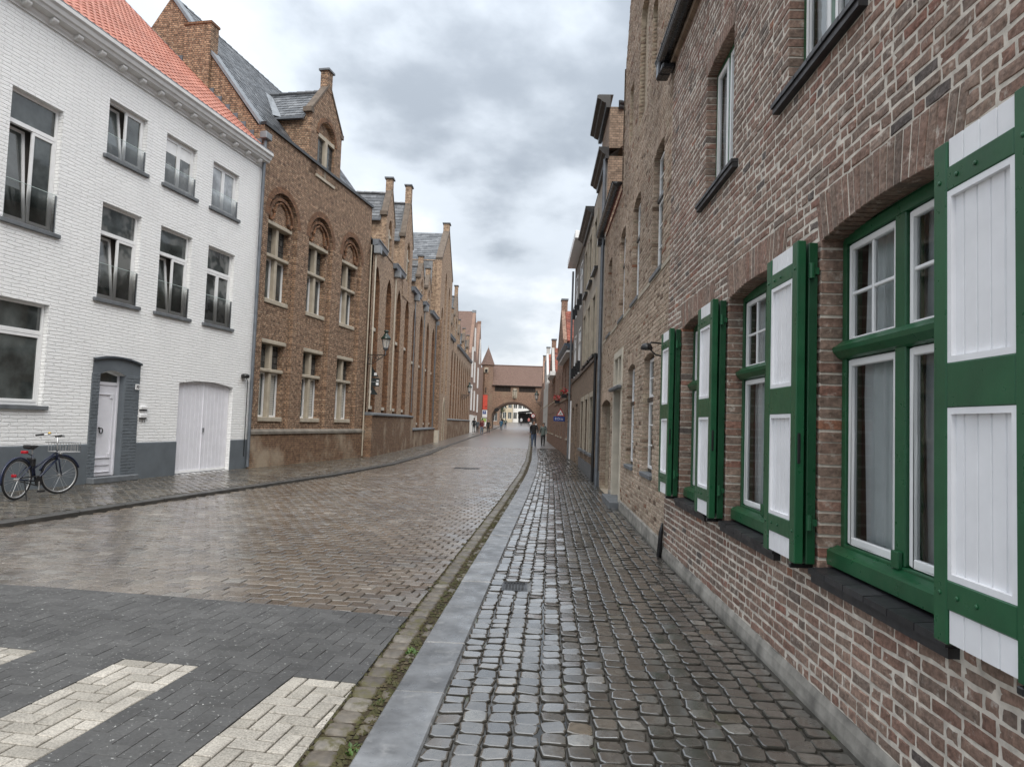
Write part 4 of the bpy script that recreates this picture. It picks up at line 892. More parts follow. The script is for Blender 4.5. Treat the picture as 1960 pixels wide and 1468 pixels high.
# D: brown brick with white eaves box
HD = facade('white_eaves_house', (1.88, 33.3), (1.90, 27.42), label='narrow brown brick house with a white boxed eaves and white windows', cat='house')
yd_ = lambda y: 33.3 - y; XD = 5.87
dD = H(yd_(30.2), yd_(28.9), 0, 2.5); lD = H(yd_(32.5), yd_(31.2), .8, 2.4); uD = [H(yd_(a), yd_(a - 1.25), z, z + 1.9) for a in (29.5, 32.2) for z in (3.75, 6.5)]
m = MB(); wall(m, 0, XD, 0, 3.6, [dD, lD], 0, .25, 0); wall(m, 0, XD, 3.6, 9.2, uD, 0, .15, 1); shell(m, 0, XD, 0, 8, 0, 9.2, 0); m.build('wall', [BRICK_C, plain('grey_stucco', (.20, .18, .16), .9, sc=8, bump=.4)], HD)
for h in uD: win(HD, h[0], h[1], h[2], h[3], .0, WHITE, GLASS, .7, w=.08); B('balcony_rail', BLACK, HD, (h[0], h[1], -.12, -.1, h[2] + .45, h[2] + .48), (h[0], h[0] + .02, -.12, 0, h[2], h[2] + .48), (h[1] - .02, h[1], -.12, 0, h[2], h[2] + .48))
win(HD, lD[0], lD[1], lD[2], lD[3], .1, WHITE); o = B('door', WOOD_D, HD, (dD[0], dD[1], .2, .25, 0, 2.5)); B('door_panel', WOOD_D, o, (dD[0] + .15, dD[1] - .15, .18, .2, .3, 2.2))
B('string_course', BLACK, HD, (0, XD, -.05, 0, 3.55, 3.66)); B('eaves_box', WHITE, HD, (0.4, XD + .05, -.40, .02, 9.05, 9.36), bevel=.01)
B('corner_post', WHITE, HD, (-.1, .16, -.06, .1, 0, 2.75)); MB().tube([(.02, -.1, 9), (.02, -.1, 2.75)], .05, 8).build('downpipe', ZINC, HD)
m = MB(); m.quad((0, 0, 9.3), (XD, 0, 9.3), (XD, 4, 12), (0, 4, 12)); m.build('roof', SLATE_FAR, HD)
def gable_house(name, P, Q, z0, zeave, zpk, sc, hw, wallm, roofm, label, zlow=None, wins=(), pw=.3, chimney=True, tw=.30, th=.36, edge=None, gz=0.0):
    """house whose gable faces the street; local x towards the camera; the roof slope on the camera side is tiled"""
    h = facade(name, P, Q, z0, label=label, cat='house'); L = math.hypot(Q[0] - P[0], Q[1] - P[1]); zl = zlow or zeave
    m = MB(); holes = [H(*w_) for w_ in wins]; wall(m, 0, L, -.4, zl, holes, 0, .15)
    m.prism([(sc - hw, zl), (sc + hw, zl), (sc + hw, zeave), (sc, zpk), (sc - hw, zeave)], 0.0, .2); shell(m, 0, L, 0, 8, -.4, zl); m.quad((sc + hw, .3, zl), (sc + hw, 8, zl), (sc + hw, 8, zeave), (sc + hw, .3, zeave)); m.build('wall', wallm, h)
    for w_ in wins: win(h, w_[0], w_[1], w_[2], w_[3], .06, WHITE, GLASS, .65); B('sill', BEIGE, h, (w_[0] - .08, w_[1] + .08, -.06, .08, w_[2] - .08, w_[2]))
    if chimney: B('gable_pinnacle', wallm, h, (sc - .3, sc + .3, -.02, .36, zpk - .35, zpk + .55)); B('pinnacle_cap', SILL_GREY, h, (sc - .36, sc + .36, -.06, .40, zpk + .55, zpk + .65))
    m = MB(); e_ = .25
    m.prism([(sc + hw + .02, zeave), (sc, zpk + .1), (sc - .01, zpk - .12), (sc + hw - .14, zeave - .1)], -.03, .2); m.prism([(sc - hw - .02, zeave), (sc, zpk + .1), (sc + .01, zpk - .12), (sc - hw + .14, zeave - .1)], -.03, .2); m.build('gable_coping', wallm if not edge else edge, h)
    m = MB(); m.quad((sc + hw, .2, zeave - .1), (sc, .2, zpk - .1), (sc, 8, zpk - .1), (sc + hw, 8, zeave - .1)); m.quad((sc - hw, .38, zeave - .1), (sc, .38, zpk - .1), (sc, 8, zpk - .1), (sc - hw, 8, zeave - .1)); rf = m.build('roof', roofm, h)
    sl = math.hypot(hw, zpk - zeave); v = Vector((-hw, 0, zpk - zeave)) / sl; nr = Vector((zpk - zeave, 0, hw)) / sl
    pc = Pieces(); pantiles(pc, (sc + hw + .05, .22, zeave - .1), (0, 1, 0), v, nr, int(4.2 / tw), int(sl / th), tw, th, .06); pc.done(rf, 'roof_tile', 'roof_tiles', roofm, 60, to_world(h), True)
    return h
HE = gable_house('red_roof_house', (1.66, 51), (1.88, 33.35), 0.0, 6.7, 9.1, 6.0, 3.4, BRICK_E, TILE_R, 'reddish brick house with a red tiled roof behind a stepped gable pinnacle', zlow=5.35,
    wins=[(a, a + .95, 3.3, 4.75) for a in (3.2, 6.0, 9.0, 12.0, 14.6)] + [(a, a + .95, .9, 2.4) for a in (3.4, 6.2, 9.4, 14.4)])
m = MB(); cornice_prof(HE, 9.5, 17.55, 5.2, 5.55, .42, plain('bluegrey_cornice', (.06, .085, .12), .35)); B('eaves_trim', CORNICE, HE, (9.5, 17.5, -.30, 0, 5.12, 5.2))
m = MB(); m.quad((9.4, -.1, 5.5), (17.6, -.1, 5.5), (17.6, 4, 6.9), (9.4, 4, 6.9)); m.build('low_roof', TILE_R, HE); B('string_course', BRICK_C, HE, (0, 17.6, -.04, 0, 2.95, 3.05))
MB().tube([(17.5, -.09, 5.3), (17.5, -.09, 0)], .05, 8).build('downpipe', ZINC, HE)
HF = gable_house('white_edge_gable_house', (1.50, 66), (1.66, 51.05), 0.02, 5.9, 8.3, 6.0, 3.3, BRICK_E, TILE_R, 'distant brick house with white-edged gable and red tiles', zlow=5.4, wins=[(a, a + 1.0, z, z + 1.6) for a in (2, 5, 8, 11, 13.2) for z in (.9, 3.3)], edge=plain('grey_edge', (.38, .37, .35), .7))
B('white_eaves', CORNICE, HF, (9.3, 14.9, -.4, 0, 5.2, 5.5))
HG = gable_house('white_plaster_house', (1.38, 84), (1.50, 66.05), .1, 6.6, 9.3, 8.0, 4, plain('white_plaster', (.5, .49, .47), .8, var=.1, sc=1), TILE_R, 'distant white plastered house low on the right before the gate', zlow=5.6, wins=[(a, a + 1.0, z, z + 1.7) for a in (2, 5, 8, 11, 14, 16.3) for z in (.9, 3.4)])
HH = gable_house('grey_gable_house', (1.40, 118.6), (1.38, 84.05), .5, 6.6, 10.2, 20.0, 4, BRICK_E, SLATE_FAR, 'farthest brick house on the right, touching the arched gate', zlow=6.4, wins=[(a, a + 1.0, z, z + 1.7) for a in (3, 8, 13, 18, 23, 28) for z in (.9, 3.4)])
# flower boxes
FLOWER = pieces_mat('red_geranium', [(0, (.35, .012, .02)), (.6, (.55, .02, .035)), (1, (.7, .07, .09))], .6, 20, .2, .1, .002)
def flower_box(y, z, w_, label):
    x = float(np.interp(y, [33.35, 51], [1.88, 1.66])); t = thing('flower_box', (x - .02, y, z), 0, label, 'flower box', 'flower boxes on the brick house')
    B('trough', BLACK, t, (-.32, -.04, -w_ / 2, w_ / 2, -.18, 0)); m, g = MB(), MB()
    for k in range(90):
        c = Vector((-.18 + U(-.2, .2), U(-w_ / 2, w_ / 2), U(-.05, .32))); s_ = U(.03, .06); a = Vector((U(-1, 1), U(-1, 1), U(-1, 1))).normalized(); b = a.orthogonal().normalized(); (m if R() < .7 else g).add([tuple(c + a * s_), tuple(c + b * s_), tuple(c - a * s_), tuple(c - b * s_)], [(0, 1, 2, 3)])
    m.build('blossoms', FLOWER, t); g.build('leaves', LEAF, t)
flower_box(36.2, 3.18, .8, 'black trough of bright red flowers under the nearest upper window of the reddish house')
flower_box(43.4, 3.1, .5, 'smaller dark trough with a few red flowers, farther along the reddish house')
# warning sign on a wall bracket
t = thing('street_sign', (1.80, 38, 2.0), 0, 'red triangle warning sign above a small blue sign on a wall bracket', 'sign')
RED = plain('sign_red', (.42, .012, .02), .4, var=.05); BLUE = plain('sign_blue', (.012, .05, .25), .4, var=.05); SWHITE = plain('sign_white', (.8, .8, .8), .4, var=.03)
MB().tube([(0.02, 0, -.25), (0.02, 0, .78)], .02, 6).tube([(.02, 0, .78), (-.33, 0, .78)], .015, 6).tube([(-.33, 0, .78), (-.33, 0, .55)], .01, 6).build('bracket', BLACK, t)
MB().prism([(-.46, .08), (.0, .08), (-.23, .5)], -.02, 0).build('red_triangle', RED, t); o = MB().prism([(-.39, .125), (-.07, .125), (-.23, .42)], -.024, -.02).build('white_field', SWHITE, t)
MB().tube([(-.29, -.027, .15), (-.19, -.027, .27)], .012, 5).tube([(-.17, -.027, .15), (-.27, -.027, .27)], .012, 5).build('cross_symbol', BLACK, t)
B('blue_plate', BLUE, t, (-.60, .0, -.02, 0, -.21, .05)); text_mesh('lettering', '8 Drie', .17, SWHITE, t, (-.30, -.024, -.085), (math.pi / 2, 0, 0))
# ------------------------------------------------------------------ white house on the left
TH = math.atan((1250 - 1017) / 1330); D0 = (math.sin(TH), math.cos(TH)); P0 = (-8.62, 20.96)
def lw(s, o=0.0): return (P0[0] + D0[0] * s + D0[1] * o, P0[1] + D0[1] * s - D0[0] * o)   # along the left facade, o metres out into the street
S0 = -12.5
HW = facade('white_house', lw(0), lw(10), label='white painted brick house with orange tiled roof and grey base, on the left', cat='house')
cols_w = [(-6.12, -4.92), (-4.25, -3.06), (-2.37, -1.15)]
r3 = [H(a, b, 7.25, 8.56) for a, b in cols_w]; r2 = [H(a, b, 4.03, 6.2) for a, b in cols_w]; bigw = H(-8.47, -7.3, 5.12, 7.7); loww = H(-9.6, -7.3, 1.6, 3.66); farw = H(-11.6, -10.4, 5.12, 7.7)
dW = H(-5.88, -5.12, .08, 2.47, .10); gW = H(-3.22, -.86, -.05, 2.44, .10)
m = MB(); wall(m, S0, 0, -.1, 9.3, r3 + r2 + [bigw, loww, farw, dW, gW], 0, .17); shell(m, S0, 0, 0, 9, -.1, 9.3); m.build('wall', WHITE_BRICK, HW)
m = MB()
for a, b in ((S0, -6.1), (-4.66, -3.22), (-.86, 0)): MB().prism([(-.025, -.1), (-.025, .80), (-.015, .825), (0.0, .825), (0.0, -.1)], a, b, axis='x').build('painted_base', GREYBLUE, HW)

m = MB(); hD = dW; a0, a1 = -6.1, -4.66
px = [a0 + (a1 - a0) * k / 14 for k in range(15)]; topz = lambda x: 2.66 + .10 * (1 - ((x - (a0 + a1) / 2) / ((a1 - a0) / 2)) ** 2)
m.box(a0, hD[0], -.02, 0, -.1, 2.37); m.box(hD[1], a1, -.02, 0, -.1, 2.37)
for p, q in zip(px[:-1], px[1:]):
    zl = lambda x: arch_z(hD, x) if hD[0] < x < hD[1] else 2.37
    m.add([(p, -.02, zl(p)), (q, -.02, zl(q)), (q, -.02, topz(q)), (p, -.02, topz(p)), (p, 0, topz(p)), (q, 0, topz(q))], [(0, 1, 2, 3), (3, 2, 5, 4)])
sr = m.build('door_surround', GREYBLUE, HW)
pq = Pieces(); z = .02; k = 0
while z < 2.36:      # raised painted brick courses of the surround
    for a, b in ((a0, hD[0]), (hD[1], a1)):
        w_ = (b - a); cut = a + w_ * (.45 if k % 2 else .68)
        for p, q in ((a, cut - .008), (cut, b)): v, f = brick_piece(p, q, z, z + .064, .02, .004, -.028, .0015); pq.add(v, f)
    z += .072; k += 1
pq.done(sr, 'surround_brick', 'surround_bricks', GREYBLUE, 300, to_world(HW))
m = MB()
for p, q in zip(px[:-1], px[1:]): m.add([(p, -.075, topz(p)), (q, -.075, topz(q)), (q, -.075, topz(q) + .04), (p, -.075, topz(p) + .04), (p, 0, topz(p) + .05), (q, 0, topz(q) + .05), (p, 0, topz(p)), (q, 0, topz(q))], [(0, 1, 2, 3), (3, 2, 5, 4), (6, 7, 1, 0)])
m.build('door_hood', plain('dark_grey_paint', (.05, .06, .072), .55), sr)
m = MB(); m.box(hD[0], hD[1], .01, .17, -.1, .08); m.box(hD[0] + .0, hD[0] + .006, -.015, .138, .08, 2.37); m.box(hD[1] - .006, hD[1], -.015, .138, .08, 2.37); m.build('reveal_step', GREYBLUE, sr); B('doorstep', SILL_GREY, HW, (a0 + .02, a1 - .05, -.2, -.0, -.05, .085), bevel=.015)
m = MB(); y = .14; m.box(hD[0], hD[0] + .05, y, y + .06, .08, 2.37); m.box(hD[1] - .05, hD[1], y, y + .06, .08, 2.37); m.box(hD[0] + .05, hD[1] - .05, y, y + .06, 2.14, 2.21); dd = m.build('front_door', WHITE_DOOR, HW)
B('door_leaf', WHITE_DOOR, dd, (hD[0] + .05, hD[1] - .05, y + .02, y + .06, .08, 2.14), bevel=.003)
m = MB(); p, q = hD[0] + .13, hD[1] - .13
m.frame(p, q, .48, 1.95, y - .005, y + .02, .035); m.frame(p, q, .16, .34, y - .0, y + .02, .025); m.box(q - .11, q - .035, y - .004, y + .02, 1.84, 1.915); m.box(q - .11, q - .035, y - .004, y + .02, .515, .59); m.build('door_moulding', WHITE_DOOR, dd, bevel=.006)
c_ = hD[0] + .27; MB().tube([(c_ + .045 * math.cos(t), y - .03, 1.10 + .06 * math.sin(t)) for t in np.linspace(0, 6.28, 15)[:-1]], .013, 6, closed=True).tube([(c_ - .05, y - .03, 1.16), (c_ - .02, y + .02, 1.17)], .02, 6).build('door_knocker', BLACK, dd, True)
MB().prism([(hD[0] + .05, 2.21), (hD[1] - .05, 2.21), (hD[1] - .05, 2.36), (-5.5, 2.43), (hD[0] + .05, 2.36)], y + .03, y + .04).build('fanlight', GLASS, dd)
np_ = B('number_plate', WHITE, HW, (-4.82, -4.69, -.05, -.038, 2.08, 2.21)); text_mesh('number', '30', .10, BLACK, np_, (-4.755, -.053, 2.145), (math.pi / 2, 0, 0))
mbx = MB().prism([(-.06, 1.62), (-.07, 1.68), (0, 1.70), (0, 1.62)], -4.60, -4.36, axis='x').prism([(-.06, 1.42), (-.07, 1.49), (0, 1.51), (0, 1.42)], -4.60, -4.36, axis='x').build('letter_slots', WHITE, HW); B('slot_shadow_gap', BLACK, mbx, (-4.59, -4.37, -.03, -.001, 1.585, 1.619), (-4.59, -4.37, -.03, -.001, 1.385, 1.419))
for i in range(3): MB().tube([(-4.56 + i * .075, -.02, 1.33), (-4.56 + i * .075, 0, 1.33)], .014, 8).build('door_bell', BLACK, mbx)
# garage doors of upright boards
gd = thing('x', (0, 0, 0)); bpy.data.objects.remove(gd)
m = MB(); m.box(gW[0] + .01, gW[1] - .01, .15, .17, -.04, 2.43); gdo = m.build('garage_door', WHITE_DOOR, HW); n = 14
for i in range(n):
    p = gW[0] + .01 + (gW[1] - gW[0] - .02) * i / n; q = gW[0] + .01 + (gW[1] - gW[0] - .02) * (i + 1) / n; zt = min(arch_z(gW, p), arch_z(gW, q)) - .008
    MB().prism([(p + .007, .118), (q - .007, .118), (q - .002, .126), (q - .002, .15), (p + .002, .15), (p + .002, .126)], .02, zt, axis='z').build('board', WHITE_DOOR, gdo)
B('centre_strip', WHITE_DOOR, gdo, (-2.06, -2.02, .10, .12, .0, 2.42)); B('latch', ZINC, gdo, (-2.03, -1.99, .07, .1, 1.05, 1.17)); B('bottom_rail', WHITE, gdo, (gW[0], gW[1], .105, .12, -.02, .045))
GUARD_E = plain('guard_edge_glass', (.55, .66, .63), .2)
def white_window(h, tilt=False, transom=.68, guard=True, glass=None, blind=None, pan=2):
    a, b, z0, z1 = h[:4]; y = .11; w = .055; c = (a + b) / 2; zt = z0 + (z1 - z0) * transom if transom else None
    m = MB(); m.frame(a + .004, b - .004, z0 + .02, z1 - .004, y, y + .07, w)
    if zt: m.box(a + w, b - w, y - .012, y + .07, zt - .05, zt + .035)
    o = m.build('window', WHITE, HW, bevel=.004); g = glass or GLASS; hi = (zt - .05) if zt else z1 - w
    for i, (p, q) in enumerate(((a + w, c), (c, b - w))):
        s = MB(); s.frame(p + .004, q - .004, z0 + .08, hi - .006, 0, .045, .055)
        if i == 0 and tilt:      # tilted inwards at the top
            d = MB(); d.add(s.v, s.f); hh = hi - z0 - .09; d.v = [(x, y + .012 + yy + .16 * (zz - z0 - .08) / hh, zz) for x, yy, zz in d.v]; d.build('tilted_sash', WHITE, o)
            f_ = lambda zz: y + .04 + .16 * (zz - z0 - .08) / hh
        else:
            s.v = [(x, y - .008 + yy, zz) for x, yy, zz in s.v]; s.build('casement', WHITE, o, bevel=.004); f_ = lambda zz: y + .02
        A, C_ = z0 + .13, hi - .06
        MB().quad((p + .055, f_(A), A), (q - .055, f_(A), A), (q - .055, f_(C_), C_), (p + .055, f_(C_), C_)).build('pane', g, o)
        if blind: B('roller_blind', WHITE, o, (p + .056, q - .056, y + .012, y + .018, C_ - blind, C_))
    if zt: MB().quad((a + w, y + .03, zt + .035), (b - w, y + .03, zt + .035), (b - w, y + .03, z1 - w), (a + w, y + .03, z1 - w)).build('pane', g, o)
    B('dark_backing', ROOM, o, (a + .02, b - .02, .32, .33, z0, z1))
    B('sill', SILL_GREY, HW, (a - .1, b + .1, -.06, .11, z0 - .07, z0 + .015), bevel=.008)
    if guard:
        gz = z0 + .02 + (.78 if z1 - z0 > 1.6 else .5); MB().quad((a + .01, .02, z0 + .05), (b - .01, .02, z0 + .05), (b - .01, .02, gz), (a + .01, .02, gz)).build('glass_guard', GUARD, o); B('guard_edge', GUARD_E, o, (a + .01, b - .01, .016, .026, gz, gz + .008))
        B('guard_clip', ZINC, o, (a, a + .02, .01, .05, z0 + .02, gz), (b - .02, b, .01, .05, z0 + .02, gz))
white_window(bigw, True, .76); white_window(loww, False, .72, False); white_window(farw, False, .76)
white_window(r3[0], True, None); white_window(r3[1], False, None, glass=GLASS_C, blind=.3); white_window(r3[2], False, None, glass=glass_dark('blind_glass', (.35, .37, .39), .08))
white_window(r2[0], True, .70, glass=GLASS_C); white_window(r2[1], True, .70); white_window(r2[2], False, .70, glass=GLASS_C)
# cornice with little brackets
m = MB(); m.prism([(0.0, 9.22), (-.03, 9.22), (-.03, 9.26), (-.06, 9.30), (-.06, 9.36), (-.20, 9.40), (-.22, 9.46), (-.26, 9.48), (-.28, 9.56), (-.33, 9.60), (-.33, 9.68), (.05, 9.68), (.05, 9.22)], S0, .06, axis='x'); m.build('cornice', CORNICE, HW)
s = -.35
while s > S0:
    MB().prism([(-.03, 9.26), (-.15, 9.29), (-.185, 9.345), (-.17, 9.385), (-.061, 9.36), (-.03, 9.36)], s - .07, s + .07, axis='x').build('cornice_bracket', CORNICE, HW, bevel=.015); s -= .62
MB().tube([(S0, -.30, 9.70), (.05, -.30, 9.70)], .025, 8).build('gutter_lip', ZINC, HW)
# orange roof
pit = math.atan2(15.16 - 9.75, 5.57 + .05); ru, rv, rn = (1, 0, 0), (0, math.cos(pit), math.sin(pit)), (0, -math.sin(pit), math.cos(pit))
m = MB(); m.quad((S0, -.2, 9.66), (0, -.2, 9.66), (0, 6.5, 9.66 + 6.7 * math.tan(pit)), (S0, 6.5, 9.66 + 6.7 * math.tan(pit))); m.quad((S0, 6.5, 9.66 + 6.7 * math.tan(pit)), (0, 6.5, 9.66 + 6.7 * math.tan(pit)), (0, 13, 9.6), (S0, 13, 9.6)); rf = m.build('roof', plain('roof_underlay', (.12, .05, .03), .8), HW)
pt = Pieces(); TW, TT = .205, .305; nu = int(11.6 / TW); pantiles(pt, (-.03 - nu * TW, -.22, 9.69), ru, rv, rn, nu, 29, TW, TT, .03); pt.done(rf, 'roof_tile', 'roof_tiles', TILE_O, 300, to_world(HW))
# lead flashing steps where the roof meets the gothic gable, downpipe, lamp
m = MB()
for k in range(11):
    d = .1 + k * .3; zz = 9.66 + (d + .2) * math.tan(pit); m.box(-.03, -.005, d - .05, d + .25, zz - .05, zz + .22)
m.quad((-.13, -.2, 9.72), (-.01, -.2, 9.76), (-.01, 5.4, 9.76 + 5.6 * math.tan(pit)), (-.13, 5.4, 9.72 + 5.6 * math.tan(pit))); m.build('lead_flashing', ZINC_D, HW)
MB().tube([(-.06, -.09, 10.15), (-.06, -.09, 9.0), (-.06, -.09, 0)], .05, 10).build('downpipe', ZINC_D, HW); B('rain_hopper', ZINC, HW, (-.22, .12, -.22, .02, 10.1, 10.32), bevel=.02)
t = thing('bulkhead_lamp', (*lw(-.42, .02), 2.72), HW.rotation_euler.z, 'round black lamp high on the white wall by the garage', 'lamp'); MB().lathe([(.09, -.06), (.12, -.03), (.12, .04), (.07, .07)], 0, -.07, 14).build('lamp_body', BLACK, t, True); MB().tube([(.1, -.03, 0), (.22, -.02, -.15), (.22, -.02, -2.4)], .012, 6).build('cable', BLACK, t)

# ------------------------------------------------------------------ gothic front block
HG1 = facade('gothic_house', lw(0), lw(10), label='brown brick gothic front with three arched window bays and a stone-cross dormer', cat='building')
SG = 8.47; cs = [1.41, 4.07, 6.73]; rec = [H(c - .92, c + .92, 1.12, 8.86, .92, 'round') for c in cs]
m = MB(); wall(m, .002, SG, 1.1, 10.62, rec, 0, .14)
for c in cs: wall(m, c - .92, c + .92, 1.12, 8.86, [H(c - .68, c + .68, 1.42, 3.9), H(c - .68, c + .68, 5.22, 7.72)], .14, .28)
shell(m, .002, SG, 0, 9, -.1, 10.62); m.build('wall', BRICK_G, HG1)
m = MB(); m.box(.0, SG + .04, -.06, .01, -.15, 1.0); m.build('plinth', BRICK_GP, HG1)
MB().prism([(-.10, .98), (-.10, 1.06), (-.02, 1.14), (0.01, 1.14), (.01, .98)], 0, SG + .06, axis='x').build('plinth_ledge', plain('weathered_ledge', (.17, .15, .125), .8, var=.4, sc=2, bump=.3), HG1)
ro = MB()
for h in rec: arc_ring(ro, H(h[0], h[1], h[2], h[3] + .0, .92, 'round'), .21, -.004, .02)
ro.build('arch_ring', BRICK_GM, HG1)
for c in cs:
    hi_ = H(c - .72, c + .72, 7.9, 8.62, .66, 'round'); mm = MB(); arc_ring(mm, hi_, .1, .06, .15)
    for sg in (-1, 1):      # hooked cusps of the blind tracery
        mm.tube([(c + sg * .70, .11, 7.98), (c + sg * .60, .11, 7.86), (c + sg * .44, .11, 7.96), (c + sg * .40, .11, 8.12), (c + sg * .50, .11, 8.22)], [.05, .06, .055, .05, .03], 6)
        mm.tube([(c + sg * .02, .11, 8.56), (c + sg * .30, .11, 8.42), (c + sg * .40, .11, 8.18)], .045, 6)
    mm.build('tracery', BRICK_GM, HG1)
    for z0, z1, zt, lo in ((1.42, 3.9, 3.02, True), (5.22, 7.72, 6.72, False)):
        a, b = c - .68, c + .68; m = MB(); y = .19
        m.box(a - .06, b + .06, .09, .40, z1 - .02, z1 + .11); m.box(a, b, y - .06, .40, zt - .055, zt + .055); m.box(a - .03, b + .03, .09, .42, z0 - .05, z0 + .10)
        m.box(c - .075, c + .075, y, .40, z0 + .1, zt - .055); m.box(c - .075, c + .075, y, .40, zt + .055, z1 - .02); o = m.build('window', BEIGE, HG1, bevel=.018)
        for p, q in ((a, c - .085), (c + .085, b)):
            MB().quad((p, .36, zt + .05), (q, .36, zt + .05), (q, .36, z1), (p, .36, z1)).build('leaded_pane', LEADED, o)
            m = MB(); m.frame(p, q, z0 + .1, zt - .055, .33, .38, .055); m.build('casement', WHITE, o)
            MB().quad((p + .05, .37, z0 + .12), (q - .05, .37, z0 + .12), (q - .05, .37, zt - .07), (p + .05, .37, zt - .07)).build('pane', GLASS, o)
            if lo:
                w2 = (q - p) * (.52 if p < c - .3 else .62); p2 = p + .055 if p < c - .3 else p + .056
                z = z0 + .14
                bl = MB()
                while z < zt - .1: bl.box(p2, p2 + w2, .335, .355, z, z + .05); z += .062
                bl.build('louvre_blind', plain('blind_slats', (.52, .50, .45), .6), o)
            else: B('curtain_strip', plain('cream_curtain', (.5, .48, .43), .8), o, (p + .06, p + .14, .345, .36, z0 + .12, zt - .08))
B('coping', BLACK, HG1, (-.02, SG + .05, -.07, .12, 10.62, 10.72))
# roof and gable towards the white house
gp = math.atan2(4.06, 3.05)
m = MB(); m.prism([(0.25, 9.5), (.25, 10.62), (3.6, 10.62 + 3.35 * math.tan(gp)), (7.6, 9.5)], -.0, .3, axis='x'); m.build('side_gable', BRICK_G, HG1)
zt = lambda d: 10.62 + (d - .25) * math.tan(gp)
m = MB(); m.prism([(.15, zt(.25) - .02), (.15, zt(.25) + .12), (3.65, zt(3.65) + .12), (3.65, zt(3.65) - .02)], -.08, .36, axis='x'); m.build('gable_coping', ZINC, HG1)
m = MB(); m.quad((.3, .2, zt(.25)), (SG, .2, zt(.25)), (SG, 3.6, zt(3.6) - .05), (.3, 3.6, zt(3.6) - .05)); m.quad((.3, 3.6, zt(3.6) - .05), (SG, 3.6, zt(3.6) - .05), (SG, 8, 9), (.3, 8, 9)); m.prism([(0.1, 10.0), (.12, 10.62), (.25, zt(.25)), (3.6, zt(3.6) - .06), (7.6, 9.4)], SG - .2, SG - .005, axis='x', mat=1); rf = m.build('roof', [SLATE_FAR, BRICK_G], HG1)
ps = Pieces(); slates(ps, (.36, .2, zt(.25) + .02), (1, 0, 0), (0, math.cos(gp), math.sin(gp)), (0, -math.sin(gp), math.cos(gp)), 39, 32, .20, .17); ps.done(rf, 'roof_slate', 'roof_slates', SLATE, 120, to_world(HG1))
m = MB(); s = .3
while s < SG: m.tube([(s, 3.6, zt(3.6) - .02), (s + .34, 3.6, zt(3.6) - .02)], [.09, .11], 8); s += .36
m.build('ridge_tiles', SLATE, HG1)
B('chimney', BRICK_G, HG1, (-.13, .27, 2.0, 2.95, 11.2, 13.98)); B('chimney_cap', BRICK_GM, HG1, (-.16, .30, 1.97, 2.98, 13.98, 14.06))
def dormer(par, sc, hw, zb, zk, zp, back, wallm, slate_n=60, win_=None, niche=None, finial=.6, fw=.28, proj=0.0, sl=(.22, .2), w=IDENT, cheek=None):
    """brick gable rising from the facade, with a slate roof running back"""
    m = MB(); y0 = -proj; f_ = .24; holes = []
    if niche: holes.append(niche)
    wall(m, sc - hw, sc + hw, zb, zk, [h for h in holes if h[3] <= zk + .001], y0, .14)
    top = [(sc + hw, zk), (sc, zp), (sc - hw, zk)]
    m.prism([(sc - hw, zk)] + top[:2], y0, y0 + f_)
    for h in holes:
        if h[3] > zk: pass
    m.quad((sc - hw, y0, zb), (sc - hw, y0, zk), (sc - hw, y0 + f_, zk), (sc - hw, y0 + f_, zb)); m.quad((sc + hw, y0, zb), (sc + hw, y0 + f_, zb), (sc + hw, y0 + f_, zk), (sc + hw, y0, zk))
    m.quad((sc - hw, y0 + .14, zb), (sc + hw, y0 + .14, zb), (sc + hw, y0 + .14, zk), (sc - hw, y0 + .14, zk)); g = m.build('gable', wallm, par)
    # parapet copings, kneelers, pinnacle
    m = MB(); sl_ = math.hypot(hw, zp - zk)
    for sg in (-1, 1):
        dx, dz = hw / sl_, (zp - zk) / sl_; nx, nz = dz, dx; q = .07
        m.prism([(sc + sg * (hw + .03), zk), (sc + sg * .02, zp), (sc + sg * (.02 + nx * q), zp + nz * q), (sc + sg * (hw + .03 + nx * q * .8), zk + nz * q * .8)], y0 - .03, y0 + f_ + .01)
        m.box(sc + sg * (hw - .1), sc + sg * (hw + .12), y0 - .03, y0 + f_ + .05, zk - .12, zk + .05)
    m.build('gable_coping', COPING, par)
    if finial: B('pinnacle', wallm, par, (sc - fw / 2, sc + fw / 2, y0 - .02, y0 + f_ + .04, zp - .25, zp + finial)); B('pinnacle_cap', SILL_GREY, par, (sc - fw / 2 - .07, sc + fw / 2 + .07, y0 - .08, y0 + f_ + .1, zp + finial, zp + finial + .07))
    ze, zg = zk - .35, zp - .22; e_ = .12; m = MB()
    for sg in (-1, 1): m.quad((sc + sg * (hw + e_), y0 + f_, ze), (sc, y0 + f_, zg), (sc, back, zg), (sc + sg * (hw + e_), back, ze)); m.quad((sc + sg * hw, y0 + f_, zb - .5), (sc + sg * hw, back, zb - .5), (sc + sg * hw, back, ze + .1), (sc + sg * hw, y0 + f_, ze + .1), 1)
    rf = m.build('dormer_roof', [SLATE_FAR, wallm], par)
    L = math.hypot(hw + e_, zg - ze); v = Vector((hw + e_, 0, zg - ze)) / L; nr = Vector((-(zg - ze), 0, hw + e_)) / L
    ps = Pieces(); slates(ps, (sc - hw - e_, back, ze), (0, -1, 0), v, nr, int((back - y0 - f_) / sl[0]), int(L / sl[1]), sl[0], sl[1], .014); ps.done(rf, 'roof_slate', 'roof_slates', SLATE, slate_n, w)
    m = MB(); y = y0 + f_ + .02
    while y < back: m.tube([(sc, y, zg + .02), (sc, y + .33, zg + .02)], [.07, .09], 8); y += .35
    m.build('ridge_tiles', SLATE, rf)
    B('eaves_gutter', ZINC_D, rf, (sc - hw - e_ - .1, sc - hw - e_ + .02, y0 + f_, back, ze - .06, ze + .02))
    return g
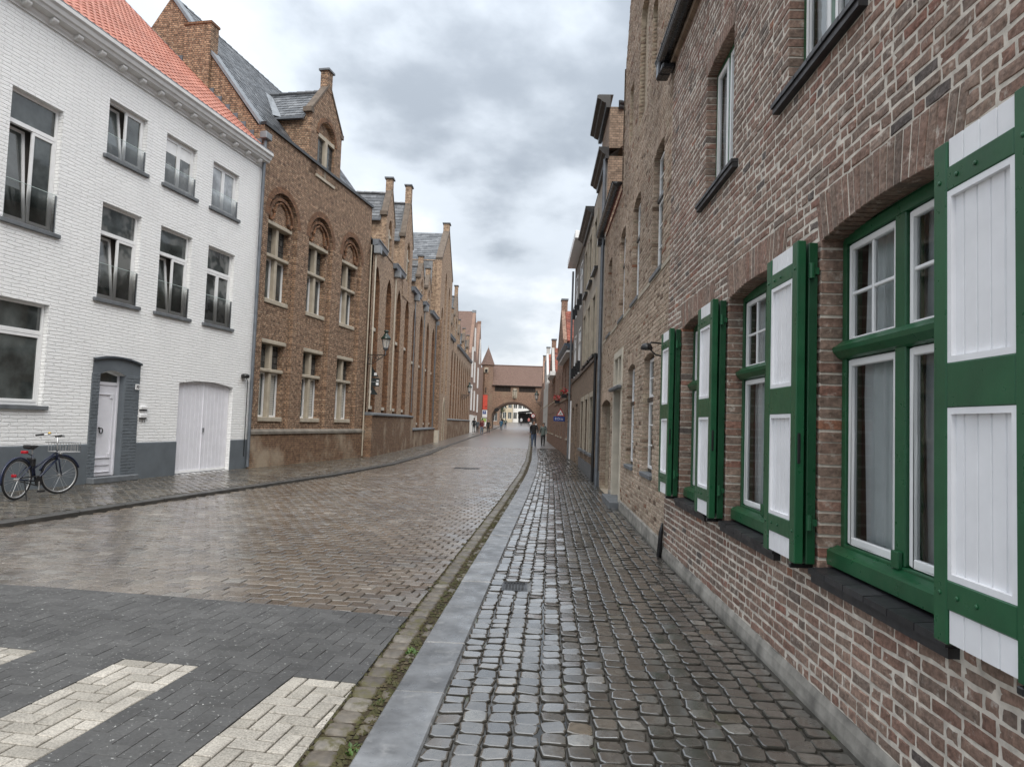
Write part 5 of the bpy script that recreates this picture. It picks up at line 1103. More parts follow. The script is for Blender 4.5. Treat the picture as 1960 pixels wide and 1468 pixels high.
wG = to_world(HG1); dn = H(3.42, 4.76, 10.25, 12.4, .67, 'round')
dormer(HG1, 4.08, 1.20, 10.2, 12.45, 13.85, 3.4, BRICK_G, 150, niche=dn, finial=.52, fw=.36, w=wG)
m = MB(); arc_ring(m, H(3.42, 4.76, 10.25, 12.44, .67, 'round'), .14, -.03, .02); m.build('dormer_arch', BRICK_GM, HG1)
m = MB(); m.box(3.4, 4.78, .02, .16, 11.72, 11.86); m.box(4.0, 4.16, .0, .14, 10.3, 11.72); m.box(3.36, 4.82, -.05, .16, 10.2, 10.3); o = m.build('dormer_window', BEIGE, HG1)
for p, q in ((3.42, 4.0), (4.16, 4.76)): MB().quad((p, .12, 10.3), (q, .12, 10.3), (q, .12, 11.72), (p, .12, 11.72)).build('pane', LEADED, o); B('casement', GLASS, o, (p + .2, p + .24, .09, .12, 10.3, 11.72))
m = MB(); m.quad((2.50, 1.36, zt(1.36) + .05), (2.82, 1.14, 12.18), (4.0, 2.28, 13.56), (3.72, 2.5, zt(2.5) + .05)); m.quad((2.50, .5, zt(.5) + .06), (2.74, .5, zt(.5) + .08), (2.74, 1.34, zt(1.34) + .08), (2.50, 1.36, zt(1.36) + .06)); m.build('valley_flashing', ZINC, HG1)
m = MB(); m.tube([(SG - .12, -.1, 9), (SG - .12, -.1, 0)], .03, 8); m.build('downpipe', BEIGE, HG1)
# ------------------------------------------------------------------ gothic wing: long row of tall niches
A2, B2 = (-6.80, 28.40), (-7.6, 75.0)
HG2 = facade('gothic_wing', A2, B2, label='long gothic brick wing with rows of tall pointed niches, slate dormer gables and zinc gutters', cat='building')
KS = 1.035; HG2.scale = (KS,) * 3; HG2.location = (A2[0] * KS, A2[1] * KS, 1.6 * (1 - KS)); LG = 58.0
w2_ = to_world(HG2); w2 = lambda p: w2_(tuple(q * KS for q in p))
secs = [(0.0, 10.95, [.95, 3.7, 6.38, 8.95], 5.5, 2.12, 1.8, .26), (10.95, 22.0, [11.7, 14.5, 17.5, 20.4], 5.0, 1.42, 1.06, .20), (30.2, 58.0, [31.6, 34.3, 37.0, 39.7, 42.4, 45.1, 47.8, 50.5, 53.2, 55.9], 5.0, 1.9, 1.75, .12)]
mw = MB(); back = MB(); WZ = 9.0
for s0, s1, cc, zsill, zlow, zled, prj in secs:
    hn = [H(c - .62, c + .62, zled, 8.12, 1.0, 'point') for c in cc]
    wall(MB(), s0, s1, zled - .02, WZ, hn, 0, .36, 0, 1).build('wall', [BRICK_GO, BRICK_GM], HG2)
    for c in cc: wall(MB(), c - .62, c + .62, zled, 8.12, [H(c - .48, c + .48, zlow, 3.8), H(c - .48, c + .48, zsill, 7.4)], .36, .16).build('niche_back', BRICK_G, HG2)
    pl_ = MB(); pl_.box(s0, s1, -prj, .3, -.3, zled - .08); pl_.build('plinth', BRICK_GP, HG2)
    MB().prism([(-prj - .06, zled - .08), (-prj - .06, zled - .02), (0.0, zled + .05), (.25, zled + .05), (.25, zled - .08)], s0 - .02, s1 + .02, axis='x').build('plinth_ledge', SILL_GREY, HG2)
    for c in cc:
        far = c > 22
        for z0, z1 in ((zlow, 3.8), (zsill, 7.4)):
            m = MB(); m.box(c - .6, c + .6, .10, .40, z0 - .14, z0); m.box(c - .55, c + .55, .26, .40, z1 - .02, z1 + .1)
            if not far: m.box(c - .05, c + .05, .34, .46, z0, z1); m.box(c - .48, c - .40, .38, .48, z0, z1); m.box(c + .40, c + .48, .30, .48, z0, z1)
            o = m.build('window', BEIGE_L, HG2); MB().quad((c - .48, .48, z0), (c + .48, .48, z0), (c + .48, .48, z1), (c - .48, .48, z1)).build('leaded_pane', LEADED, o)
        if not far: B('transom', BEIGE_L, HG2, (c - .55, c + .55, .24, .40, 6.55, 6.66))

sh = MB(); shell(sh, 0.02, LG, .3, 10, -.3, WZ); sh.build('side_wall', BRICK_G, HG2)
# zinc gutters between the gables, with hoppers and thin pipes
for a, b in ((0.0, 2.1), (4.4, 7.0), (10.0, 12.9), (14.7, 16.3), (18.2, 22.0), (30.3, 35.2), (38.6, 58)):
    MB().prism([(-.02, WZ - .2), (-.16, WZ - .16), (-.20, WZ + .0), (-.24, WZ + .02), (-.24, WZ + .06), (0.05, WZ + .06), (.05, WZ - .2)], a, b, axis='x').build('roof_gutter', ZINC_D, HG2)
for s in (.15, 4.9, 11.3, 15.2, 21.6): B('rain_hopper', ZINC, HG2, (s - .16, s + .16, -.30, -.0, WZ - .55, WZ - .2), bevel=.02); MB().tube([(s, -.08, WZ - .5), (s, -.08, 2.0)], .032, 6).build('downpipe', BEIGE_L if s < 6 else ZINC, HG2)
rp2 = rad(53); m = MB(); m.quad((0, .1, WZ), (LG, .1, WZ), (LG, 4.6, WZ + 4.5 * math.tan(rp2)), (0, 4.6, WZ + 4.5 * math.tan(rp2))); m.quad((0, 4.6, WZ + 4.5 * math.tan(rp2)), (LG, 4.6, WZ + 4.5 * math.tan(rp2)), (LG, 9.5, WZ), (0, 9.5, WZ)); rf = m.build('roof', SLATE_FAR, HG2)
ps = Pieces(); slates(ps, (0.0, .1, WZ + .02), (1, 0, 0), (0, math.cos(rp2), math.sin(rp2)), (0, -math.sin(rp2), math.cos(rp2)), 110, 26, .2, .22, .014); ps.done(rf, 'roof_slate', 'roof_slates', SLATE, 0, w2)
# gables along the eaves
for sc, hw, zk, zp, fin, fw in ((3.22, 1.0, 10.85, 12.25, .45, .34), (8.45, 1.35, 11.2, 13.45, .7, .5), (13.8, .85, 10.3, 11.25, .38, .3), (17.15, .85, 10.3, 11.25, .38, .3), (36.8, 1.6, 11.4, 13.6, .75, .55), (33.6, .8, 10.3, 11.3, .4, .3), (40.6, .8, 10.3, 11.3, .4, .3), (47, .8, 10.3, 11.3, .4, .3), (53, .8, 10.3, 11.3, .4, .3)):
    big = hw > 1.2; nh = H(sc - hw * .42, sc + hw * .42, WZ + .15 - (2.2 if big else 0), zk - .05, hw * .6, 'point')
    if big: nh = H(sc - hw * .4, sc + hw * .4, WZ - .9, zk - .05, hw * .6, 'point')
    dormer(HG2, sc, hw, WZ - (1.0 if big else 0), zk, zp, 3.2, BRICK_GO, 40 if sc < 10 else 0, niche=nh, finial=fin, fw=fw, proj=.03, sl=(.24, .22), w=w2)
    o = B('dormer_window', BEIGE_L, HG2, (sc - .05, sc + .05, .02, .1, WZ + .1, zk - .5), (sc - hw * .42, sc + hw * .42, .02, .1, zk - hw * .6 - .25, zk - hw * .6 - .15)); MB().quad((sc - hw * .4, .09, WZ + .1), (sc + hw * .4, .09, WZ + .1), (sc + hw * .4, .09, zk - hw * .6), (sc - hw * .4, .09, zk - hw * .6)).build('pane', LEADED, o)
# the tall gabled transept with its pointed door
TS, TE, TC = 22.0, 30.2, 26.1
m = MB(); hn = [H(TC - 3.1, TC - 1.9, 1.2, 10.2, 1.0, 'point'), H(TC - 1.3, TC - .15, 3.7, 13.2, 1.0, 'point'), H(TC + 1.5, TC + 2.6, 3.7, 12.6, 1.0, 'point'), H(TC + .35, TC + 1.35, 0.0, 3.3, .95, 'point')]
wall(m, TS, TE, -.3, 13.4, hn[:1] + hn[1:2] + hn[2:], -.2, .34); m.prism([(TS, 13.4 - .02), (TE, 13.4 - .02), (TE, 11.9 - .1 + 1.6), (TC, 16.6)], -.2, .2); m.box(TS, TE, .14, .3, -.3, 13.4)
m.quad((TS, -.2, -.3), (TS, -.2, 13.4), (TS, 4, 13.4), (TS, 4, -.3)); m.quad((TE, -.2, -.3), (TE, -.2, 13.4), (TE, 4, 13.4), (TE, 4, -.3)); m.build('transept_wall', BRICK_GO, HG2)
B('pinnacle', BRICK_GO, HG2, (TC - .3, TC + .3, -.22, .25, 16.2, 17.2)); B('pinnacle_cap', SILL_GREY, HG2, (TC - .38, TC + .38, -.3, .32, 17.2, 17.28))
m = MB()
for sg, sx_ in ((-1, TS), (1, TE)): m.prism([(sx_, 13.4), (TC, 16.6), (TC, 16.85), (sx_ + sg * .05, 13.6)], -.24, .25)
m.build('gable_coping', COPING, HG2)
m = MB(); m.quad((TS, .2, 13.3), (TC, .2, 16.5), (TC, 9, 16.5), (TS, 9, 13.3)); m.quad((TE, .2, 13.3), (TC, .2, 16.5), (TC, 9, 16.5), (TE, 9, 13.3)); rf = m.build('transept_roof', SLATE_FAR, HG2)
Ls = math.hypot(TC - TS, 3.2); ps = Pieces(); slates(ps, (TS - .02, 9, 13.3), (0, -1, 0), Vector((TC - TS, 0, 3.2)) / Ls, Vector((-3.2, 0, TC - TS)) / Ls, 30, 15, .29, .34, .016); ps.done(rf, 'roof_slate', 'roof_slates', SLATE, 0, w2)
# steep slate apron below the transept roof, seen over the small dormers
ps = Pieces(); slates(ps, (TS - .6, 8, 9.6), (0, -1, 0), Vector((.16, 0, .987)), Vector((-.987, 0, .16)), 26, 11, .29, .34, .016); ps.done(rf, 'roof_slate', 'roof_slates', SLATE, 0, w2)
B('portal_door', WOOD_D, HG2, (TC + .35, TC + 1.35, .1, .14, 0, 3.0)); m = MB(); arc_ring(m, H(TC + .35, TC + 1.35, 0, 3.3, .95, 'point'), .16, -.24, -.18); m.box(TC + .19, TC + .35, -.24, -.18, 0, 2.35); m.box(TC + 1.35, TC + 1.51, -.24, -.18, 0, 2.35); m.build('portal_surround', BEIGE, HG2)
B('corner_buttress', BRICK_G, HG2, (TS - .55, TS, -.45, .2, -.3, 8.9)); B('buttress_foot', BEIGE_L, HG2, (TS - .6, TS + .05, -.5, .2, -.3, .9))
MB().tube([(21.1, -.1, 8.6), (21.1, -.1, 0.6)], .045, 6).build('downpipe', ZINC_D, HG2)

# ------------------------------------------------------------------ modern building with white slit windows
HM = facade('modern_brick_building', w2((58.05, 0, 0))[:2], w2((92, 0, 0))[:2], .2, label='modern pinkish brick building with tall white slit windows before the gate', cat='building')
m = MB(); m.box(0, 11.5, 0, .4, -.6, 10.3); m.prism([(0, 10.3), (11.5, 10.3), (5.7, 16.6)], 0, .4); m.build('wall', BRICK_MOD, HM); m = MB(); shell(m, 0.01, 33, .2, 10, -.6, 10.25); m.build('side_wall', BRICK_MOD, HM); m = MB(); m.box(11.52, 33, -.05, .4, -.6, 10.3); m.prism([(11.52, 10.3), (23, 10.3), (17, 16.7)], -.05, .4); m.build('wall', BRICK_MOD, HM)
m = MB(); m.quad((0, .4, 10.2), (5.7, .4, 16.6), (5.7, 12, 16.6), (0, 12, 10.2)); m.quad((11.5, .4, 10.2), (5.7, .4, 16.6), (5.7, 12, 16.6), (11.5, 12, 10.2)); m.quad((11.5, .4, 10.2), (17, .4, 16.7), (17, 12, 16.7), (11.5, 12, 10.2)); m.build('roof', TILE_P, HM)
B('gable_edge', ZINC, HM, (5.5, 5.9, -.05, .5, 16.4, 16.75)); B('gable_edge', BRICK_MOD, HM, (16.8, 17.2, -.1, .5, 16.5, 16.9))
PANEL = plain('white_window_panel', (.72, .72, .71), .5, var=.05)
for k, (s, z0, z1, w_) in enumerate([(1.2, 7.2, 11.2, .8), (6.2, 6.8, 9.6, .7), (13, 6.4, 9.4, .8), (1.6, 2.9, 6.3, .7), (7.4, 2.9, 5.7, .7), (14, 2.8, 5.5, .8), (.9, -.1, 2.3, 1.5), (4.4, -.1, 2.3, 1.2), (8.0, -.1, 2.3, 1.2), (12.2, -.1, 2.3, 1.2), (4.8, 11.0, 14.2, .7), (16, 10.2, 14.0, .8)]):
    yf = -.05 if s > 11.5 else 0
    o = MB().frame(s, s + w_, z0, z1, yf - .16, yf + .0, .06).build('window_bay', PANEL, HM); B('white_blind', PANEL, o, (s + .06, s + w_ - .06, yf - .1, yf - .06, z0 + .06, z1 - .06))

# ------------------------------------------------------------------ arched gate with stair tower
GY = 120.0; GZ = .58
gate = thing('arched_gate', (0, GY, 0), 0, 'brick gatehouse on one wide arch with pointed stair tower, ending the street', 'gate')
ah = H(-6.83, .56, -.5, 4.95, 3.1, 'ellipse'); o1, o2 = H(-6.55, -3.75, 6.98, 7.85), H(-2.33, .53, 6.98, 7.85)
m = MB(); wall(m, -6.9, 3.2, -.5, 8.1, [ah, o1, o2], 0, 1.0, seg=28)
def tunnel(m, h, y0, y1, seg=28):
    a, b = h[0], h[1]; px_ = [a + (b - a) * (.5 - .5 * math.cos(math.pi * k / seg)) for k in range(seg + 1)]
    for p, q in zip(px_[:-1], px_[1:]): m.quad((p, y0, arch_z(h, p)), (p, y1, arch_z(h, p)), (q, y1, arch_z(h, q)), (q, y0, arch_z(h, q)))
    for x in (a, b): m.quad((x, y0, h[2]), (x, y1, h[2]), (x, y1, h[3] - h[4]), (x, y0, h[3] - h[4]))
tunnel(m, ah, 1.0, 5.0); wall(m, -6.9, 3.2, -.5, 8.1, [ah], 5.0, -.1, seg=28); m.quad((3.2, 0, -.5), (3.2, 5, -.5), (3.2, 5, 8.1), (3.2, 0, 8.1)); m.quad((-6.9, 0, -.5), (-6.9, 5, -.5), (-6.9, 5, 8.1), (-6.9, 0, 8.1)); m.build('wall', BRICK_ARCH, gate)
m = MB(); arc_ring(m, H(-6.83, .56, 1.85, 4.95, 3.1, 'ellipse'), .32, -.03, .1, seg=36); m.build('arch_ring', plain('dark_arch_brick', (.075, .05, .038), .9, sc=8), gate)
m = MB(); m.quad((-6.95, -.3, 8.0), (3.4, -.3, 8.0), (3.4, 2.5, 11.7), (-6.95, 2.5, 11.7)); m.quad((-6.95, 5.3, 8.0), (3.4, 5.3, 8.0), (3.4, 2.5, 11.7), (-6.95, 2.5, 11.7)); m.build('roof', TILE_P, gate)
m = MB(); m.tube([(-6.9, 2.5, 11.72), (3.4, 2.5, 11.72)], .1, 6); m.build('ridge', TILE_P, gate); B('eaves', BLACK, gate, (-6.9, 3.3, -.32, .02, 7.95, 8.06))
for h in (o1, o2):
    o = B('gallery_opening', BLACK, gate, (h[0], h[1], .9, 1.0, h[2], h[3])); n = 11
    for i in range(n): B('slat', WOOD_D, o, (h[0] + (h[1] - h[0]) * (i + .25) / n, h[0] + (h[1] - h[0]) * (i + .75) / n, .1, .16, h[2], h[3]))
nb = MB().box(-3.42, -2.62, -.06, .02, 5.9, 7.3).build('niche', BEIGE, gate); m = MB(); m.lathe([(.36, 0), (.36, .04)], 0, 0, 20); m.v = [(-3.02 + p[0], -.06 + p[2], 7.3 + p[1]) for p in m.v]; m.build('niche_arch', BEIGE, nb)
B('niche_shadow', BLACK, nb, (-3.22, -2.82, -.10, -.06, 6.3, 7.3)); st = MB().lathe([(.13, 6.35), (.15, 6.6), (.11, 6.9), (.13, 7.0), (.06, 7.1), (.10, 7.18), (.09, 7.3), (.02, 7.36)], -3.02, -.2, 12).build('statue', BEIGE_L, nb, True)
MB().lathe([(.05, 5.75), (.18, 5.95), (.28, 6.25), (.30, 6.33)], -3.02, -.2, 12).build('console', BEIGE, nb, True)
m = MB(); m.lathe([(1.08, -.5), (1.08, 11.3), (1.18, 11.4), (1.18, 11.55)], -7.88, .4, 8, a0=math.pi / 8); m.build('tower', BRICK_ARCH, gate); MB().lathe([(1.30, 11.5), (.62, 13.2), (.03, 14.6)], -7.88, .4, 8, a0=math.pi / 8).build('tower_roof', TILE_P, gate)
tw = B('tower_window', BEIGE, gate, (-8.4, -7.72, -.74, -.55, 10.1, 11.0)); B('opening', BLACK, tw, (-8.28, -7.84, -.76, -.7, 10.15, 10.7)); B('slit_window', BLACK, gate, (-8.1, -7.96, -.63, -.55, 6.6, 7.6)); MB().tube([(-7.88, .4, 14.55), (-7.88, .4, 14.9)], .04, 6).build('finial', BEIGE, gate)
# banner, parking sign, notice board and round sign by the gate
t = thing('red_banner', (-8.05, GY - 1.0, 0), 0, 'long red vertical banner on the stair tower', 'banner'); B('cloth', plain('banner_red', (.62, .085, .055), .7, var=.08), t, (-.40, .40, -.02, .0, 3.75, 6.3)); MB().tube([(.1, -.03, 4.15), (.1, -.03, 4.35), (.28, -.03, 4.35), (.28, -.03, 4.15)], .03, 5, closed=True).build('emblem', BLACK, t)
MB().tube([(-.45, -.01, 6.3), (.55, -.01, 6.3)], .03, 6).tube([(0.0, 0, 6.3), (0, .45, 6.3)], .03, 6).tube([(-.45, -.01, 3.72), (.55, -.01, 3.72)], .04, 6).tube([(0.0, 0, 3.72), (0, .45, 3.72)], .03, 6).build('rods', BLACK, t)
t = thing('parking_sign', (-8.0, GY - 1.6, GZ - .05), 0, 'white parking sign post with blue P plate by the red banner', 'sign'); B('blue_plate', BLUE, t, (-.34, .22, -.03, -.01, 2.45, 3.0)); B('white_plate', SWHITE, t, (-.42, .42, -.01, .03, 1.9, 3.12)); text_mesh('letter', 'P', .55, SWHITE, t, (-.06, -.034, 2.72), (math.pi / 2, 0, 0)); MB().tube([(0, .06, -.1), (0, .06, 3.1)], .04, 8).build('post', ZINC, t)
t = thing('notice_board', (-8.05, GY - 2.4, GZ - .05), 0, 'white and green notice board standing below the parking sign', 'notice board'); B('panel', SWHITE, t, (-.75, .45, -.02, .02, .35, 1.75)); B('green_map', plain('board_green', (.35, .5, .14), .6, var=.3, sc=2), t, (-.7, .4, -.026, -.02, 1.1, 1.7)); B('leg', ZINC, t, (-.72, -.66, .02, .06, -.1, .35), (.36, .42, .02, .06, -.1, .35))
t = thing('no_entry_sign', (.25, GY - 3, GZ - .08), 0, 'round red and white sign at the right foot of the arch', 'sign'); m = MB(); m.lathe([(.36, 0), (.36, .02)], 0, 0, 20); m.v = [(p[0], -p[2] - .03, 2.45 + p[1]) for p in m.v]; m.build('disc', RED, t); m = MB(); m.lathe([(.27, 0), (.27, .004)], 0, 0, 20); m.v = [(p[0], -p[2] - .051, 2.45 + p[1]) for p in m.v]; m.build('face', SWHITE, t); B('symbol', BLACK, t, (-.05, .05, -.06, -.055, 2.3, 2.6)); MB().tube([(0, 0, -.1), (0, 0, 2.8)], .035, 8).build('post', ZINC, t)
t = thing('hanging_sign', (-6.35, GY - .4, 4.0), 0, 'dark oval sign hanging from an iron arm inside the left of the arch', 'sign'); MB().tube([(-.5, .2, .15), (.95, .0, .15)], .03, 6).build('arm', BLACK, t); m = MB(); m.lathe([(.38, 0), (.38, .04)], 0, 0, 16); m.v = [(.3 + p[0] * 1.1, p[2], -.22 + p[1] * .8) for p in m.v]; m.build('plate', BLACK, t)
# ------------------------------------------------------------------ beyond the arch
def block_house(name, x0, x1, y0, zb, h, mat, label, nx, nz, roof=None, glass=None):
    t = thing(name, (x0, y0, zb), 0, label, 'house'); W_ = x1 - x0; holes = []
    for i in range(nx):
        for k in range(nz): c = W_ * (i + .5) / nx; holes.append(H(c - .5, c + .5, .9 + k * 2.9, 2.7 + k * 2.9))
    m = MB(); wall(m, 0, W_, -.5, h, holes, 0, .2); shell(m, 0, W_, 0, 6, -.5, h); m.build('wall', mat, t)
    for hh in holes: win(t, hh[0], hh[1], hh[2], hh[3], .1, WHITE, glass)
    m = MB(); m.prism([(-.2, h), (-.2, h + .15), (3, h + 3), (6.2, h + .15), (6.2, h)], -.1, W_ + .1, axis='x'); m.build('roof', roof or TILE_R, t); return t
block_house('white_square_house', -5.2, 1.2, 192, 1.85, 8.0, plain('pale_stucco', (.74, .73, .70), .8, var=.06, sc=1), 'white house seen through the arch across the square', 5, 3)
block_house('cream_square_house', 1.25, 9, 193, 1.85, 8.5, plain('cream_stucco', (.60, .57, .50), .8, var=.06, sc=1), 'cream house right of the white one, seen through the arch', 5, 3)
block_house('brick_square_house', -12.5, -7.0, 150, 1.0, 6.8, BRICK_ARCH, 'low brown brick house just behind the left side of the arch', 3, 2)
block_house('pale_corner_house', -9.6, -5.25, 190, 1.85, 8.8, plain('ochre_stucco', (.5, .42, .3), .8, var=.06, sc=1), 'ochre corner house behind the arch on the left', 3, 3)
t = thing('cafe_awning', (1.0, 176, 1.8), 0, 'wide black cafe awning on posts across the square', 'awning'); MB().prism([(-4.6, 2.2), (-4.4, 2.75), (0, 3.3), (4.4, 2.75), (4.6, 2.2), (4.4, 2.2), (0, 2.9), (-4.4, 2.2)], 0, 4).build('canopy', BLACK, t); m = MB(); [m.tube([(x, 0.1, 0), (x, .1, 2.5)], .05, 6) for x in (-4.3, -1.5, 1.5, 4.3)]; m.build('posts', BLACK, t); B('back_screen', BLACK, t, (-4.3, 4.3, 3.6, 3.7, 0, 2.4))
LEAF_T = pieces_mat('tree_leaf', [(0, (.018, .03, .012)), (.6, (.035, .055, .02)), (1, (.06, .08, .03))], .6, 5, .3, .1, .01)
def tree(x, y, z, h, r, label, n=900):
    t = thing('tree', (x, y, z), 0, label, 'tree', 'trees on the square'); m = MB(); m.tube([(0, 0, -.3), (.05, 0, h * .35), (.0, .1, h * .6)], [.2, .15, .07], 8)
    for k in range(6): a = k * 1.05; m.tube([(0, 0, h * (.35 + .04 * k)), (math.cos(a) * r * .4, math.sin(a) * r * .4, h * (.6 + .03 * k)), (math.cos(a) * r * .75, math.sin(a) * r * .75, h * (.68 + .04 * k))], [.08, .05, .02], 6)
    m.build('trunk', WOOD_D, t); m = MB(); cl = [(Vector((U(-1, 1) * r * .7, U(-1, 1) * r * .7, h * .7 + U(-.9, 1) * r * .7)), U(.35, .6) * r) for _ in range(16)]
    for k in range(n):
        c, rr = cl[k % 16]; d = Vector((random.gauss(0, 1), random.gauss(0, 1), random.gauss(0, 1))).normalized() * rr * R() ** .4; p = c + d; s_ = U(.10, .22); a = Vector((U(-1, 1), U(-1, 1), U(-1, 1))).normalized(); b = a.orthogonal().normalized()
        m.add([tuple(p + a * s_), tuple(p + b * s_ * .6), tuple(p - a * s_), tuple(p - b * s_ * .6)], [(0, 1, 2, 3)])
    m.build('crown', LEAF_T, t)
tree(-1.0 + 1.6, 166, 1.5, 6.2, 1.9, 'dark leafy tree hanging over the awning, seen through the arch'); tree(-7.5, 172, 1.7, 5.0, 1.4, 'smaller tree at the left behind the arch', 600)
# ------------------------------------------------------------------ wall lanterns
def lantern(x, y, z, rz, out, label, s=1.0, hex_=True):
    """iron scroll bracket (local +x out of the wall) carrying a glass lantern"""
    t = thing('wall_lantern', (x, y, z), rz, label, 'lantern', 'wall lanterns'); IRON = BLACK; m = MB(); o = out
    m.tube([(0, 0, 0), (o, 0, 0)], .022 * s, 6); m.tube([(0, 0, .04), (0, 0, -.42 * s)], .022 * s, 6); m.tube([(0, 0, -.42 * s), (o * .3, 0, -.38 * s), (o * .62, 0, -.2 * s), (o, 0, 0)], .018 * s, 6)
    for cx, cz, r in ((.17 * s, -.18 * s, .13 * s), (.40 * s, -.12 * s, .07 * s), (.17 * s, -.18 * s, .06 * s)): m.tube([(cx + r * math.cos(a), 0, cz + r * math.sin(a)) for a in np.linspace(0, 6.28, 13)[:-1]], .012 * s, 5, closed=True)
    m.build('bracket', IRON, t)
    g = MB().lathe([(.10 * s, .30 * s), (.185 * s, .68 * s)], o, 0, 6); g.build('lantern_glass', GUARD_L, t)
    m = MB()
    for k in range(6):
        a = 2 * math.pi * k / 6; m.tube([(o + .10 * s * math.cos(a), .10 * s * math.sin(a), .30 * s), (o + .19 * s * math.cos(a), .19 * s * math.sin(a), .68 * s)], .010 * s, 5)
    m.lathe([(.02 * s, 0), (.03 * s, .1 * s), (.02 * s, .16 * s), (.07 * s, .2 * s), (.12 * s, .28 * s), (.12 * s, .31 * s)], o, 0, 10); m.build('lantern_frame', ZINC_D, t)
    MB().lathe([(.225 * s, .67 * s), (.215 * s, .71 * s), (.15 * s, .80 * s), (.10 * s, .84 * s), (.10 * s, .90 * s), (.06 * s, .92 * s), (.07 * s, .97 * s), (.12 * s, .99 * s), (.09 * s, 1.03 * s), (.02 * s, 1.07 * s)], o, 0, 12).build('lantern_roof', plain('lantern_green', (.008, .022, .016), .25), t, True)
    MB().lathe([(.03 * s, .31 * s), (.035 * s, .45 * s), (.02 * s, .5 * s)], o, 0, 8).build('lamp_holder', WHITE, t)
GUARD_L = M('frosted_lantern_glass', .25, .5).set((.62, .60, .56)); GUARD_L.node_tree.nodes['Principled BSDF'].inputs['Alpha'].default_value = .75
lantern(-7.06, 29.36, 4.3, -0.10, .76, 'green-capped glass lantern on a scrolled iron bracket at the corner of the gothic front', 1.0)
p_ = w2((46.0, 0, 0)); lantern(p_[0], p_[1], 4.55, .02, .85, 'lantern on an iron bracket far along the gothic wing', 1.3)
lantern(1.50, 96, 4.6, math.pi, .9, 'lantern on the right just before the arched gate', 1.5)
# three small direction boards on the gothic wing
t = thing('direction_signs', w2((0.62, -.0, 0)), HG2.rotation_euler.z, 'three small dark signs, triangle, rectangle, triangle, stacked below the lantern', 'sign')
SIGND = plain('sign_darkgreen', (.02, .026, .026), .45, var=.1); t.rotation_euler.z -= rad(60)
MB().tube([(-.02, .0, 2.75), (-.02, .0, 4.0)], .02, 6).build('pole', ZINC_D, t)
for z0, kind in ((3.46, 't'), (3.05, 'r'), (2.68, 't')):
    if kind == 't': o = MB().prism([(-.3, z0), (.34, z0), (.02, z0 + .42)], -.04, -.02).build('triangle_plate', SIGND, t); B('white_mark', SWHITE, o, (-.1 if z0 < 3 else .12, .02 if z0 < 3 else .24, -.045, -.04, z0 + .06, z0 + .18))
    else: o = B('plate', SIGND, t, (-.34, .38, -.04, -.02, z0, z0 + .36)); B('white_mark', SWHITE, o, (.22, .34, -.045, -.04, z0 + .05, z0 + .16), (.24, .34, -.045, -.04, z0 + .22, z0 + .27)); B('divider', SWHITE, o, (-.33, .37, -.043, -.04, z0 + .185, z0 + .192))
# ------------------------------------------------------------------ bicycle
bk = thing('bicycle', (-8.93, 11.95, -.04), math.pi / 2, 'dark blue city bicycle with a wire crate, parked by the white house', 'bicycle')
RUB = plain('tyre_rubber', (.012, .012, .013), .7); ALU = plain('aluminium', (.55, .55, .55), .35, .8); NAVY = plain('navy_frame', (.012, .018, .045), .3); REFL = plain('red_reflector', (.35, .01, .02), .3)
def wheel(cx, yaw, name='wheel'):
    r = .355; m = MB(); c, s = math.cos(yaw), math.sin(yaw)
    P = lambda a, rr, y=0: (cx + rr * math.cos(a) * c - y * s, rr * math.cos(a) * s + y * c, r + rr * math.sin(a)); A_ = np.linspace(0, 2 * math.pi, 41)[:-1]
    m.tube([P(a, r - .019) for a in A_], .019, 8, closed=True); o = m.build(name, RUB, bk, True)
    MB().tube([P(a, r - .042) for a in A_], .012, 6, closed=True).build('rim', ALU, o, True); m = MB()
    for k in range(26): a = 2 * math.pi * k / 26; m.tube([P(a, .02, .02 * (-1) ** k), P(a + .25 * (-1) ** (k // 2), r - .05)], .0016, 3, caps=False)
    m.build('spokes', ALU, o); MB().tube([P(0, 0, -.045), P(0, 0, .045)], .022, 8).build('hub', ALU, o); m = MB()
    m.tube([P(a, r + .022) for a in np.linspace(rad(20 if cx > .5 else 5), rad(165 if cx > .5 else 190), 22)], .020, 6); m.build('mudguard', NAVY, o, True); return o
wheel(0, 0); FY = rad(-24); FX = 1.10; wheel(FX, FY)
m = MB(); bb = (.46, 0, .29); st_ = (.33, 0, .78); hd = (.98, 0, .80); hb = (1.0, 0, .66)
for a, b, r in (((0, .05, .355), bb, .012), ((0, -.05, .355), bb, .012), ((0, .05, .355), (.37, .02, .66), .010), ((0, -.05, .355), (.37, -.02, .66), .010), (bb, st_, .017), (bb, hb, .019), ((.40, 0, .53), hd, .017), (hb, hd, .022)): m.tube([a, b], r, 8)
m.build('frame', NAVY, bk, True)
m = MB(); c, s = math.cos(FY), math.sin(FY); Fp = lambda x, y, z: (FX + x * c - y * s, x * s + y * c, z)
for y in (.055, -.055): m.tube([Fp(0, y, .355), Fp(-.06, y, .62), (1.0, y * .5, .70)], .012, 8)
m.build('fork', NAVY, bk, True)
MB().tube([st_, (.31, 0, .90)], .013, 8).build('seat_post', ALU, bk); m = MB()
m.add([(.18, -.09, .95), (.18, .09, .95), (.30, .07, .95), (.48, .02, .94), (.48, -.02, .94), (.30, -.07, .95), (.17, -.08, .89), (.17, .08, .89), (.30, .05, .88), (.47, .015, .91), (.47, -.015, .91), (.30, -.05, .88)], [(0, 5, 4, 3, 2, 1), (6, 7, 8, 9, 10, 11), (0, 1, 7, 6), (1, 2, 8, 7), (2, 3, 9, 8), (3, 4, 10, 9), (4, 5, 11, 10), (5, 0, 6, 11)]); m.build('saddle', BLACK, bk, bevel=.02)
m = MB(); Hp = lambda x, y, z: (.965 + x * c - y * s, x * s + y * c, z)
